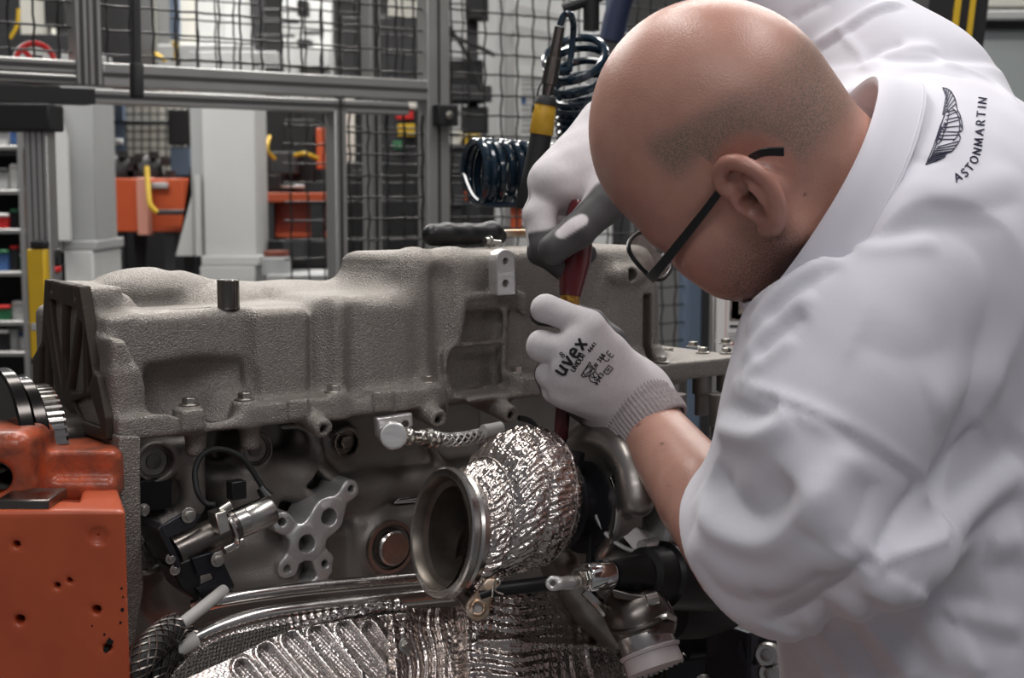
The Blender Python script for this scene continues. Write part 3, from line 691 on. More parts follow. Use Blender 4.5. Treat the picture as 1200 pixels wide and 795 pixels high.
# ================================================================ spectacles
gls = thing('glasses', 'black rimmed spectacles worn by the bald man', 'glasses', hw((.09, 0, -.05)))
rim = []
for s in (1, -1):
    c = np.array([.1055, s*.0335, -.035]); a1 = np.array([-.10*1, s*1.0, 0]); a1 /= np.linalg.norm(a1); a2 = np.array([-.12, 0, 1.0]); a2 /= np.linalg.norm(a2)
    th = np.linspace(0, 2*pi, 40, endpoint=False); pw = .72
    pts = np.array([c+a1*.0270*np.sign(math.cos(t))*abs(math.cos(t))**pw+a2*.0205*np.sign(math.sin(t))*abs(math.sin(t))**pw for t in th])
    MB().tube(hw(pts), .0019, 8, closed=True).build('rim', M_blackpl, gls)
    lens = MB(); fn = np.cross(a1, a2); fn = fn if fn[0] > 0 else -fn
    P0 = hw(np.concatenate([pts+fn*.0006, pts-fn*.0006])); nL = len(pts)
    lens.add(P0, [tuple(range(nL)), tuple(range(2*nL-1, nL-1, -1))]+[(i, nL+i, nL+(i+1) % nL, (i+1) % nL) for i in range(nL)]); lens.build('lens', M_lens, gls)
    tp = spline([(.101, s*.058, -.046), (.096, s*.0735, -.047), (.07, s*.0765, -.046), (.02, s*.0775, -.043), (-.022, s*.0795, -.040), (-.045, s*.080, -.044), (-.058, s*.078, -.056)], 6)
    mb = MB(); tpw = hw(tp); up = HU; m_ = len(tp); hh = np.interp(np.linspace(0, 1, m_), [0, .2, .45, .7, 1], [.0038, .0042, .0032, .0024, .0034])
    A = []
    for i in range(m_):
        T = tp[min(i+1, m_-1)]-tp[max(i-1, 0)]; T /= np.linalg.norm(T); sd = np.cross(T, [0, 0, 1.0]); sd /= np.linalg.norm(sd); u2 = np.cross(sd, T)
        A.append([hw(tp[i]+u2*hh[i]*y+sd*.0014*x) for x, y in ((1, 1), (-1, 1), (-1, -1), (1, -1))])
    A = np.array(A); mb.grid(A, closed_v=True); mb.add(A[0], [(0, 1, 2, 3)]); mb.add(A[-1], [(3, 2, 1, 0)]); mb.build('temple', M_blackpl, gls, bevel=.0006)
MB().tube(hw(spline([(.107, -.0075, -.031), (.111, 0, -.029), (.107, .0075, -.031)], 6)), .0016, 8).build('bridge', M_blackpl, gls)
# ================================================================ the engine
M_cast = mat('cast_aluminium', (0.36, 0.335, 0.308), .45, metal=.65, noise=.5, nscale=620, color2=(.19, .17, .152), bump=.85, bscale=780, bdist=.0022, rvar=.06)
M_block = mat('cast_block', (0.29, 0.27, 0.25), .44, metal=.65, noise=.3, nscale=30, color2=(.20, .182, .167), bump=.45, bscale=1000, bdist=.0010, rvar=.08)
M_mach = mat('machined_aluminium', (0.66, 0.65, 0.64), .34, metal=.65, noise=.2, nscale=25, color2=(.5, .49, .48), rvar=.08, bump=.1, bscale=300, stretch=(1, 1, 8))
M_steel = mat('steel', (0.56, 0.54, 0.52), .24, metal=1.0, noise=.3, nscale=30, color2=(.42, .40, .37), rvar=.1)
M_bolt = mat('zinc_bolt', (0.62, 0.60, 0.55), .28, metal=1.0, noise=.3, nscale=80)
M_darksteel = mat('dark_steel', (0.20, 0.18, 0.165), .3, metal=1.0, noise=.4, nscale=30, rvar=.1)
M_chrome = mat('chrome', (0.78, 0.80, 0.80), .07, metal=1.0)
M_foil = mat('embossed_foil', (0.66, 0.62, 0.585), .20, metal=1.0, noise=.4, nscale=14, color2=(.40, .31, .275), rvar=.06)  # brown noise patches put dark reflections into the foil's colour
M_black = mat('black_plastic', (0.010, 0.010, 0.011), .38, noise=.2, nscale=30)
M_blackmetal = mat('black_coated_steel', (0.035, 0.036, 0.042), .3, metal=.6, noise=.3, nscale=50)
M_rubber = mat('black_rubber', (0.012, 0.012, 0.013), .6)
M_brown = mat('brown_coating', (0.050, 0.037, 0.028), .55, metal=.3, noise=.4, nscale=35, color2=(.03, .022, .017), bump=.2, bscale=300)
M_gloss = mat('blackened_steel', (0.06, 0.055, 0.052), .16, metal=1.0)
M_bore = mat('dark_bore', (0.02, 0.018, 0.017), .5, metal=.5)
M_orange = mat('orange_enamel', (0.56, 0.11, 0.04), .36, noise=.5, nscale=14, color2=(.40, .07, .026), bump=.12, bscale=90, bdist=.001, coat=.15, rvar=.08)
M_label = mat('grey_label', (0.46, 0.45, 0.43), .5)
M_braid = mat('braided_sleeve', (0.03, 0.03, 0.03), .5)
M_lilac = mat('pale_plastic_cap', (0.52, 0.46, 0.46), .45)
M_rust = mat('heat_tinted_steel', (0.58, 0.52, 0.44), .35, metal=.9, noise=.6, nscale=60, color2=(.38, .2, .09))
ENG = thing('engine', 'large grey cast alloy engine with a turbocharger, held upside down on the orange fixture', 'engine', EW(np.array([.33, .1, -.30])))
xf = lambda V: EW(V)
def eu(px, py, u):
    d = ray(px, py); t = (u-np.dot(CAM-EO, EU))/np.dot(d, EU); q = CAM+d*t-EO
    return np.array([u, np.dot(q, EV), q[2]])
def pxr(px, py, v, n): return ES(px, py, v, n)
def ecap(a, b, n, n2=None):                              # capsule between two (px,py,v), radius in pixels there
    return cap(E(*a), E(*b), ES(*a, n), ES(*b, n if n2 is None else n2))
def echain(L, n): return chain([E(*a) for a in L], [ES(*a, q) for a, q in zip(L, n if hasattr(n, '__len__') else [n]*len(L))])
def ebox(u0, u1, v0, v1, w0, w1, r=.004): return box((u0, v0, w0), (u1, v1, w1), r)
U = lambda px, py, v=0.0: E(px, py, v)[0]
# ---- upper casting
c = Vol((-.02, -.03, -.03), (.76, .27, .165), .0024)
c.add(ebox(0, .735, .002, .235, -.003, .017, .002))                       # flange
wl = .098
c.add(ebox(.002, .34, .040, .21, 0, wl, .010), .012)                      # lower part
c.add(plate([(.0, 0), (.0, .118), (.020, .118), (.040, .09), (.052, .02), (.050, 0)], .060, .17, .004), .01)
c.add(plate([(.0, .0), (.0, .082), (.013, .080), (.030, .040), (.032, 0)], .012, .07, .006), .008)       # flank beside the end plate
c.add(ebox(.0, .024, .010, .06, 0, .058, .006), .006); c.add(ebox(.004, .034, .035, .09, 0, .098, .006), .004)
c.add(ebox(.026, .138, .034, .1, .052, .0985, .009), .006)                # panel 1
c.add(ebox(.133, .190, .020, .1, 0, .0985, .009), .008)                   # panel 2
c.sub(ell((.085, .026, .028), (.050, .030, .028)), .012); c.sub(ell((.048, .034, .020), (.018, .022, .03)), .01)
c.add(ell((.118, .05, .012), (.025, .02, .022)), .014)
c.add(cap((.134, .033, .01), (.134, .036, .094), .005), .006); c.add(cap((.030, .036, .02), (.032, .044, .092), .006), .006)
c.add(ebox(.196, .300, .014, .12, 0, .106, .016), .012)                   # step with the rounded shoulder
c.add(cap((.215, .024, .01), (.215, .024, .092), .012), .012); c.sub(cap((.200, .012, .02), (.200, .012, .098), .006), .008)
c.sub(cap((.232, .010, .02), (.232, .008, .09), .006), .014)
c.add(plate([(.281, .122), (.296, .070), (.318, .036), (.612, .034), (.612, .125)], 0, .143, .011, ax=2), .035)                  # tall part
c.add(cap((.312, .040, .01), (.312, .042, .128), .018), .02); c.add(cap((.36, .042, .06), (.36, .046, .125), .018), .02)
c.sub(cap((.338, .016, .0), (.338, .022, .115), .010), .016); c.add(cap((.29, .12, .09), (.60, .12, .09), .02), .02)
c.add(ebox(.555, .622, .03, .12, 0, .128, .010), .02); c.add(cap((.628, .05, -.01), (.618, .05, .09), .010), .03)
c.add(ell((.64, .09, .0), (.05, .07, .022)), .02)
c.add(ebox(.0, .032, .062, .165, 0, .121, .004), .006); c.add(ell((.088, .145, .110), (.058, .040, .022)), .010); c.add(ell((.15, .14, .100), (.06, .05, .018)), .012); c.add(cap((.02, .080, .095), (.034, .080, .100), .014), .008)
c.add(ell((.235, .15, .100), (.06, .05, .014)), .012); c.add(ebox(.10, .30, .11, .2, .09, .107, .008), .01)
c.sub(cap((.12, .20, .13), (.10, .10, .146), .010), .008)
# embossed frame in the tall part
FR = [[(541, 372), (541, 356), (548, 348), (575, 345), (607, 345), (613, 352), (613, 368)], [(541, 372), (536, 398), (523, 412), (521, 430), (523, 482)], [(592, 366), (590, 410), (590, 440), (598, 470)], [(535, 405), (590, 400)], [(526, 462), (590, 452)]]
c.sub(plate([U2[[0, 2]] for U2 in (E(545, 352, .03), E(606, 352, .03), E(590, 402, .03), E(590, 456, .03), E(528, 462, .03), E(530, 415, .03))], .0, .046, .004), .006)
for L in FR: c.add(echain([(x, y, .028) for x, y in spline(L, 3)], 3.2), .003)
c.add(ecap((548, 358, .036), (606, 352, .036), 9), .01)
c.add(echain([(590, 305, .030), (590, 340, .030)], 15), .006)
# bosses
for x, y, v, n in [(380, 503, -.014, 12), (515, 492, -.012, 12), (600, 487, -.012, 11)]:
    p = E(x, y, v); r = ES(x, y, v, n); c.add(cyl(p, p+[0, .06, .012], r, .001, r*1.25), .006); c.sub(cyl(p-[0, .01, 0], p+[0, .03, 0], r*.42), 0)
BOLTS = [(222, 486, .016), (287, 485, .016), (391, 468, .012), (501, 460, .014), (605, 455, .02)]
bpos = []
for x, y, v in BOLTS:
    p = E(x, y, v); p[2] = .020; bpos.append(p); c.add(cyl(p-[0, 0, .024], p, .0115, .001), .006)
for x0, x1 in [(212, 240), (338, 362), (438, 462)]: c.add(ebox(U(x0, 495), U(x1, 495), -.0025, .02, -.001, .0185, .001), .001)
for x, y in [(225, 525), (288, 520)]: p = E(x, y, .03); c.add(cyl([p[0], .022, -.026], [p[0], .022, .0], .0085, .003, .010), .004)
pass                 # undercut under the pads
p = E(735, 322, .03); c.add(cap(p+[-.016, 0, 0], p+[.012, 0, 0], .011), .006); c.sub(cyl(p-[0, .03, 0], p+[0, .02, 0], .0065), .002); p2 = E(718, 322, .03); c.add(ell(p2, .007), .004)
c.sub(ebox(U(752, 380, .03), U(760, 380, .03), .0, .04, E(752, 425, .03)[2], E(752, 345, .03)[2], .001), .002)
c.sub(ebox(U(196, 361, .06), U(247, 361, .06), .050, .056, .092, .12, .001), .001)
V, Q = c.mesh(xf, 1); pan = mkobj('oil_pan_casting', V, Q, M_cast, ENG, smooth=180)
# post and pads on it
p = E(268, 362, .045); MB().lathe([(0, .0105), (.1, .0098), (.97, .0098), (1, .0092)], EW(p), EW(p+[0, 0, .026]), 24).build('post', M_darksteel, pan)
a = E(197, 361, .053); b = E(245, 361, .053)
# bracket tab with two holes
q = Vol(E(570, 355, .0)-[.01, .01, .01], E(612, 288, .03)+[.01, .01, .01], .0011); ta, tb = E(590, 306, .018), E(591, 346, .018); r = ES(590, 306, .018, 14)
q.add(plate([(ta[0]-r, ta[2]), (ta[0]+r, ta[2]), (tb[0]+r, tb[2]), (tb[0]-r, tb[2])], .014, .028, .0008)); q.add(cyl(ta+[0, -.004, 0], ta+[0, .010, 0], r, .0008), 0)
for x, y in [(590, 306), (590, 332)]: p = E(x, y, .018); q.sub(cyl(p-[0, .02, 0], p+[0, .008, 0], .0033), .0006)
V, Q = q.mesh(xf, 1); mkobj('drilled_tab', V, Q, M_mach, pan, smooth=50)
# flange bolts
def bolt(p, ax, r, name='bolt', parent=None, m=None, hgt=None):
    p = np.asarray(p, float); ax = np.asarray(ax, float); ax = ax/np.linalg.norm(ax); hgt = hgt or r*1.0
    mb = MB().lathe([(0, r*1.35), (.16, r*1.40), (.26, r*1.1), (.3, r*.9)], p, p+ax*hgt, 20)
    e1, e2 = frame(ax); mb.prism([p+ax*hgt*.28+r*.98*(math.cos(k*pi/3)*e1+math.sin(k*pi/3)*e2) for k in range(6)], ax*hgt*.72)
    mb.lathe([(0, r*.62), (.6, r*.55)], p+ax*hgt, p+ax*(hgt+r*.12), 14)
    return mb.build(name, m or M_bolt, parent, smooth=30, bevel=r*.07)
for p in bpos: bolt(EW(p), EZ, .0065, parent=ENG)
for x, y, v in [(783, 428, .07), (823, 436, .05), (851, 443, .03), (775, 445, .012), (850, 430, .10), (812, 422, .10)]:
    p = E(x, y, v); p[2] = .0175; bolt(EW(p), EZ, .0062, parent=ENG)
for x, y in [(788, 470), (822, 490), (850, 480)]:
    p = E(x, y, .03); MB().lathe([(0, .008), (.5, .008), (.52, .011), (1, .011)], EW([p[0], .03, -.05]), EW([p[0], .03, -.003]), 16).build('stud_boss', M_block, ENG)
# ---- end plate with webs
o = Vol((-.012, -.01, -.03), (.006, .215, .135), .0016)
ol = [eu(103, 335, 0), eu(62, 327, 0), eu(58, 400, 0), eu(48, 418, 0), eu(48, 462, 0), eu(75, 500, 0), eu(135, 516, 0), eu(134, 490, 0), eu(124, 440, 0), eu(119, 435, 0)]
o.add(plate([p[1:] for p in ol], -.008, .003, .001, ax=0))
for T in ([(67, 350), (82, 355), (81, 455), (72, 395)], [(86, 357), (100, 362), (87, 455), (85, 420)], [(63, 380), (75, 460), (66, 455)], [(58, 410), (62, 400), (62, 460), (57, 450)], [(103, 375), (106, 380), (107, 458), (92, 458)], [(110, 390), (118, 440), (112, 458)], [(62, 470), (85, 475), (100, 495), (80, 495)], [(95, 470), (116, 462), (128, 500), (105, 492)]):
    o.sub(plate([eu(x, y, 0)[1:] for x, y in T], -.02, .02, .001, ax=0), .002)
for x0, y0, x1, y1 in [(68, 322, 71, 343), (95, 325, 99, 351)]:
    A_, B_ = eu(x0, y0, 0), eu(x1, y1, 0); o.sub(box((-.02, min(A_[1], B_[1]), B_[2]), (.02, max(A_[1], B_[1]), .2)), 0)
V, Q = o.mesh(xf, 1); tag(mkobj('end_plate', V, Q, M_brown, ENG, smooth=50), 'dark brown end plate with open triangular webs')
MB().prism(EW(np.array([eu(x, y, .0045) for x, y in [(103, 345), (66, 338), (60, 415), (54, 465), (80, 500), (128, 508), (118, 440)]])), EU*.002).build('end_plate_shade', M_bore, ENG)  # dark sheet added behind the webs, painting the shade in their openings
# drive plate and gear at the end
for u0, u1, R, px, py, nm, teeth in [(-.075, -.062, .066, 24, 520, 'drive_plate', 0), (-.060, -.048, .058, 32, 522, 'drive_plate', 0), (-.046, -.030, .046, 40, 524, 'ring_gear', 48)]:
    cc = eu(-4, 524, -.075); cc = np.array([u0, cc[1], cc[2]])
    mb = MB().lathe([(0, R*.72), (0, R*.97), (.12, R), (.88, R), (1, R*.97), (1, .0)], EW(cc), EW(cc+[u1-u0, 0, 0]), 72, caps=True)
    for k in range(teeth):
        a = 2*pi*k/teeth; e = EV*math.cos(a)+EZ*math.sin(a); t_ = -EV*math.sin(a)+EZ*math.cos(a)
        mb.box(EW(cc+[(u1-u0)/2, 0, 0])+e*(R+.001), (.007, .0012, .0022), np.stack([EU, t_, e], 1))
    mb.build(nm, M_gloss if not teeth else M_steel, ENG, smooth=30)
MB().cyl(EW([-.078, cc[1], cc[2]]), EW([.0, cc[1], cc[2]]), .022, n=24).build('crank_end', M_darksteel, ENG)
# ---- lower block
b = Vol((-.005, -.02, -.31), (.75, .20, .01), .0026)
b.add(ebox(.010, .74, .098, .19, -.3, .006, .006)); b.add(ebox(.02, .74, .056, .15, -.30, -.118, .012), .03)
b.add(ebox(.20, .42, .072, .15, -.075, .0, .008), .012)
b.add(echain([(225, 520, .045), (226, 592, .045)], 15), .012); b.add(echain([(196, 530, .05), (180, 560, .06)], 22), .01)
b.add(echain([(240, 560, .085), (282, 575, .070), (305, 625, .070)], [22, 34, 28]), .016)
b.add(echain([(300, 548, .078), (352, 560, .070), (420, 585, .07)], [24, 30, 24]), .02); b.add(echain([(262, 645, .06), (332, 646, .06)], [30, 24]), .02)
b.add(echain([(400, 576, .066), (480, 568, .066), (560, 555, .066)], [20, 16, 16]), .016); b.add(echain([(250, 690, .045), (330, 680, .045)], 18), .02)
b.add(echain([(190, 620, .06), (200, 700, .05)], 26), .02); b.sub(ebox(U(160, 560, .06), U(192, 560, .06), .03, .09, E(160, 592, .06)[2], E(160, 562, .06)[2], .003), .004)
for x, y, n, v in [(183, 542, 25, .040), (302, 528, 22, .050), (409, 520, 21, .052), (173, 643, 31, .028), (457, 641, 31, .040)]:
    p = E(x, y, v); r = ES(x, y, v, n); b.add(cyl(p, p+[0, .09, 0], r, .002, r*1.15), .008)
    b.sub(cyl(p-[0, .03, 0], p+[0, .006, 0], r*.80, .001), .001)
for L, n in [([(377, 510), (368, 543), (340, 573)], 3.2), ([(368, 543), (396, 566)], 3.2), ([(424, 694), (424, 632), (440, 606), (492, 598)], 4.5), ([(330, 500), (360, 503), (372, 535)], 3), ([(300, 562), (342, 556), (362, 535)], 3), ([(505, 520), (520, 555), (500, 570)], 3), ([(470, 560), (560, 545)], 3)]:
    b.add(echain([(x, y, .064) for x, y in spline(L, 4)], n*1.25), .010)
b.sub(plate([E(x, y, .06)[[0, 2]] for x, y in [(352, 568), (368, 550), (385, 566), (372, 580)]], .03, .085, .002), .006)
b.sub(plate([E(x, y, .06)[[0, 2]] for x, y in [(380, 515), (386, 540), (402, 558), (432, 548), (430, 512)]], .03, .066, .002), .008)
b.add(ebox(U(420, 650, .045), U(498, 650, .045), .048, .12, E(420, 692, .045)[2], E(420, 612, .045)[2], .006), .012)
V, Q = b.mesh(xf, 1); blk = mkobj('engine_block', V, Q, M_block, ENG, smooth=180)
# cast wing emblem on the block
em = [[(462, 590), (478, 577), (500, 568), (512, 566)], [(462, 590), (512, 586)], [(466, 588), (510, 582)], [(470, 584), (510, 578)], [(475, 580), (510, 574)], [(481, 577), (510, 570)]]
mb = MB()
for L in em: mb.tube([Ew(x, y, .058) for x, y in spline(L, 4)], .0009, 6)
mb.build('cast_wing_emblem', M_mach, blk)
# plugs in the bosses
def plug(x, y, n, v, deep=.006):
    p = E(x, y, v); r = ES(x, y, v, n)
    MB().lathe([(0, r), (0.3, r*1.0), (.3, r*.86), (-.4, r*.80), (-.4, r*.5), (.25, r*.46), (.25, 0.0001)], EW(p+[0, deep, 0]), EW(p+[0, deep-.008, 0]), 32, caps=False).build('core_plug', M_darksteel, ENG, smooth=40)
for x, y, n, v in [(183, 542, 20, .040), (302, 528, 18, .050), (409, 520, 17, .052)]: plug(x, y, n, v)
p = E(457, 641, .040); r = ES(457, 641, .040, 33)
MB().lathe([(0, r*.98), (.5, r*.98), (.5, r*.84), (.0, r*.76), (.0, r*.70), (.9, r*.64), (1, r*.58), (1, 0.0001)], EW(p+[0, .004, 0]), EW(p+[0, -.010, 0]), 40, caps=False).build('large_plug', M_steel, ENG, smooth=40)
p = E(173, 643, .028); r = ES(173, 643, .028, 32)
MB().lathe([(0, r), (.4, r), (.4, r*.8), (.15, r*.76), (.15, r*.45), (.7, r*.42), (.7, .0001)], EW(p+[0, .002, 0]), EW(p+[0, -.012, 0]), 36, caps=False).build('freeze_plug', M_steel, ENG, smooth=40)
# bell housing edge beside the orange block
mb = MB(); A = []
for x0, x1, y in [(140, 165, 512), (140, 165, 560), (141, 166, 620), (144, 169, 690), (146, 160, 740), (136, 152, 800), (120, 140, 860)]: A.append((E(x0, y, -.006), E(x1, y, -.006)))
poly = [a for a, _ in A]+[b_ for _, b_ in A[::-1]]; mb.prism(EW(np.array(poly)), EV*.06); mb.build('bell_housing_rim', M_cast, ENG, smooth=25, bevel=.0015)
# dark fittings in the recess
MB().box(Ew(176, 578, .05), (.016, .01, .014), np.stack([EU, EV, EZ], 1)).build('connector', M_black, ENG, bevel=.002)
bolt(Ew(168, 598, .035), -EV, .0042, parent=ENG)
# ---- machined six lobed pad
q = Vol(E(300, 700, .02)-[.01, .02, .01], E(440, 555, .04)+[.02, .03, .01], .0012); vm = .030; pv = vm+.012
def disc(x, y, n, v0=vm): p = E(x, y, vm); r = ES(x, y, vm, n); return cyl([p[0], v0, p[2]], [p[0], v0+.05, p[2]], r, .0006)
def link(x0, y0, x1, y1, n):
    a, b_ = E(x0, y0, vm), E(x1, y1, vm); d = (b_-a)[[0, 2]]; d /= np.linalg.norm(d); nr = np.array([-d[1], d[0]])*ES(x0, y0, vm, n)
    return plate([a[[0, 2]]+nr, b_[[0, 2]]+nr, b_[[0, 2]]-nr, a[[0, 2]]-nr], vm, vm+.05, .0006)
lob = [(330, 612, 12), (336, 667, 12), (380, 661, 12), (411, 573, 11), (385, 604, 22), (358, 637, 21)]
for l in lob: q.add(disc(*l), .0)
for l in [(330, 612, 358, 634, 10), (336, 667, 352, 640, 11), (380, 661, 366, 636, 11), (411, 573, 388, 600, 9), (358, 637, 385, 604, 19), (374, 684, 384, 668, 7), (352, 690, 380, 684, 6)]: q.add(link(*l), .008)
for x, y, n in [(330, 612, 5), (336, 667, 5), (380, 661, 5), (411, 573, 4.5), (385, 606, 10.5), (358, 637, 11)]:
    p = E(x, y, vm); q.sub(cyl([p[0], vm-.02, p[2]], [p[0], vm+.03, p[2]], ES(x, y, vm, n)), .0006)
V, Q = q.mesh(xf, 1); tag(mkobj('machined_pad', V, Q, M_mach, ENG, smooth=45), 'bright machined pad with six lobes and two bores')
# ---- pump on the left with black bracket
vs = -.012
def ex(px, py, v=vs): return Ew(px, py, v)
pa, pb, pc_ = ex(203, 650), ex(272, 617), ex(318, 597); ax = (pc_-pa)/np.linalg.norm(pc_-pa); r0 = ES(240, 630, vs, 20)
mt = tag(MB().lathe([(0, r0*.85), (.03, r0), (.97, r0), (1, r0*.9)], pa, pb+ax*.004, 40).build('pump_body', M_darksteel, ENG), 'dark steel pump barrel')
MB().lathe([(0, r0*.93), (.33, r0*.93), (.34, r0*.90), (.37, r0*.93), (.95, r0*.93), (1, r0*.87)], pb, pc_, 40).build('pump_cap', M_steel, mt)
e1, e2 = frame(ax)
MB().tube(circ(pb-ax*.004, r0*1.04, e1, e2, 40), .003, 8, closed=True).build('clamp_band', M_steel, mt)
MB().prism([ex(252, 603, -.03), ex(265, 598, -.03), ex(271, 622, -.036), ex(258, 628, -.036)], EV*.016).build('clamp_block', M_bolt, mt, bevel=.001)
MB().cyl(ex(258, 600, -.022), ex(270, 592, -.022), .004, n=12).build('clamp_screw', M_bolt, mt)
MB().cyl(ex(262, 645, -.02), ex(284, 634, -.02), .0045, n=12).build('clamp_screw', M_steel, mt)
br = MB().prism([ex(184, 622, -.03), ex(190, 614, -.03), ex(214, 662, -.034), ex(208, 668, -.034)], EV*.05).build('pump_bracket', M_blackmetal, ENG, bevel=.0012)
MB().prism([ex(188, 618, -.028), ex(222, 598, -.02), ex(236, 604, -.02), ex(228, 618, -.024), ex(196, 632, -.028)], EV*.004).build('bracket_arm', M_blackmetal, br, bevel=.0008)
MB().prism([ex(x, y, -.03) for x, y in [(225, 655), (248, 648), (258, 650), (275, 686), (272, 693), (240, 706), (230, 690), (252, 680), (248, 672), (232, 676)]], EV*.005).build('bracket_arm', M_blackmetal, br, bevel=.0008)
MB().prism([ex(x, y, -.026) for x, y in [(200, 665), (232, 652), (236, 680), (234, 706), (224, 700), (212, 690)]], EV*.03).build('bracket_arm', M_black, br, bevel=.0015)
bolt(ex(221, 604, -.024), -EV, .0048, parent=br); bolt(ex(255, 656, -.034), -EV, .0046, parent=br)
for x, y in [(200, 655), (205, 668)]: bolt(ex(x, y, -.03), -EV, .0034, parent=br, m=M_steel)
cab = spline([ex(311, 578, -.005), ex(302, 562, .0), ex(285, 538, .005), ex(262, 527, .01), ex(240, 531, .012), ex(229, 550, .01), ex(231, 575, .0), ex(241, 590, -.005), ex(252, 592, -.01)], 8)
MB().tube(cab, ES(240, 530, 0, 3.6), 10).build('cable', M_rubber, ENG)
MB().lathe([(0, .0042), (.5, .0050), (1, .0062)], ex(305, 572, -.003), ex(314, 584, -.008), 14).build('cable_gland', M_black, ENG)
MB().box(ex(277, 574, -.005), (.007, .006, .008), np.stack([EU, EV, EZ], 1)).build('connector', M_black, ENG, bevel=.001)
# ---- braided feed hose at the flange
hm = E(466, 508, -.012)
q = Vol(hm-[.04, .03, .03], hm+[.04, .04, .03], .0012)
q.add(plate([E(x, y, -.002)[[0, 2]] for x, y in [(441, 490), (483, 484), (484, 500), (474, 508), (462, 522), (452, 522), (443, 512)]], -.004, .006, .003)); q.add(cyl(E(461, 511, -.028), E(461, 511, .0), .0128, .0015), .001); q.sub(cyl(E(475, 497, -.02), E(475, 497, .02), .0032), .0005)
V, Q = q.mesh(xf, 1); mkobj('hose_banjo', V, Q, M_mach, ENG, smooth=50)
hp = [Ew(x, y, -.022) for x, y in [(472, 512), (488, 512), (505, 514), (530, 516), (556, 512), (580, 506)]]; hpp = spline(hp, 8)
MB().tube(hpp, .0062, 12).build('braided_hose', M_steel, ENG)
mb = MB()
for k in range(2):
    for ph in range(5):
        L = hpp[16:]; fr = [frame(L[min(i+1, len(L)-1)]-L[max(i-1, 0)]) for i in range(len(L))]
        mb.tube([L[i]+.0064*(fr[i][0]*math.cos(ph*2*pi/5+(i*.55)*(1 if k else -1))+fr[i][1]*math.sin(ph*2*pi/5+(i*.55)*(1 if k else -1))) for i in range(len(L))], .0009, 4)
tag(mb.build('hose_braid', M_mach, ENG), kind='stuff')
for i, r in [(4, .0085), (11, .0075), (15, .0095), (18, .0085)]: MB().lathe([(0, r*.9), (.2, r), (.8, r), (1, r*.9)], hpp[i]-EU*.003, hpp[i]+EU*.003, 16).build('ferrule', M_bolt, ENG)
MB().tube([Ew(566, 506, -.026), Ew(575, 505, -.026), Ew(587, 502, -.026)], [.0068, .0072, .0068], 12).build('paper_tag', M_label, ENG)
MB().tube(spline([Ew(x, y, .02) for x, y in [(608, 490), (622, 494), (630, 505), (634, 520)]], 6), .0028, 8).build('thin_pipe', M_rubber, ENG)
# ---- pipes along the bottom
def epipe(L, n, m, name='coolant_pipe', v=None): return MB().tube(spline([Ew(*a) for a in L], 8), ES(*L[0], n), 18).build(name, m, ENG)
epipe([(520, 676, -.035), (460, 681, -.035), (360, 690, -.035), (270, 702, -.035), (226, 712, -.02)], 8, M_steel)
epipe([(530, 696, -.05), (460, 703, -.05), (370, 713, -.05), (305, 722, -.05), (255, 737, -.05), (215, 756, -.05), (170, 780, -.05)], 9.5, M_steel)
MB().tube(spline([Ew(x, y, -.055) for x, y in [(206, 763), (218, 756), (230, 750)]], 4), ES(215, 752, -.055, 11), 14).build('pipe_label', M_label, ENG)
lm = spline([Ew(x, y, v) for x, y, v in [(262, 692, -.03), (245, 706, -.045), (225, 722, -.055), (205, 738, -.06)]], 6)
MB().tube(lm, ES(225, 720, -.05, 7.5), 14).build('printed_sleeve', M_label, ENG)
for k in range(7): i = 5+k; MB().tube(circ(lm[i], ES(225, 720, -.05, 7.7), *frame(lm[min(i+1, len(lm)-1)]-lm[i-1]), n=14, a0=2.2, a1=4.4), .0008, 4).build('print_line', M_ink, ENG)
def braid(path, r, name):
    path = np.asarray(path); MB().tube(path, r, 16).build(name, M_braid, ENG); mb = MB(); fr = [frame(path[min(i+1, len(path)-1)]-path[max(i-1, 0)]) for i in range(len(path))]
    s = np.cumsum(np.r_[0, np.linalg.norm(np.diff(path, axis=0), axis=1)])
    for d in (1, -1):
        for ph in range(9):
            an = ph*2*pi/9+d*s/r*.9; mb.tube([path[i]+(r+.0003)*(fr[i][0]*math.cos(an[i])+fr[i][1]*math.sin(an[i])) for i in range(len(path))], .0009, 4)
    tag(mb.build(name+'_mesh', M_darksteel, ENG), kind='stuff')
braid(spline([Ew(x, y, v) for x, y, v in [(208, 734, -.055), (190, 746, -.06), (165, 772, -.075), (140, 815, -.08)]], 14), ES(180, 750, -.06, 17), 'loom_sleeve')
braid(spline([Ew(x, y, v) for x, y, v in [(228, 748, -.045), (205, 762, -.05), (180, 785, -.06), (160, 830, -.06)]], 12), ES(200, 765, -.05, 16), 'loom_sleeve')
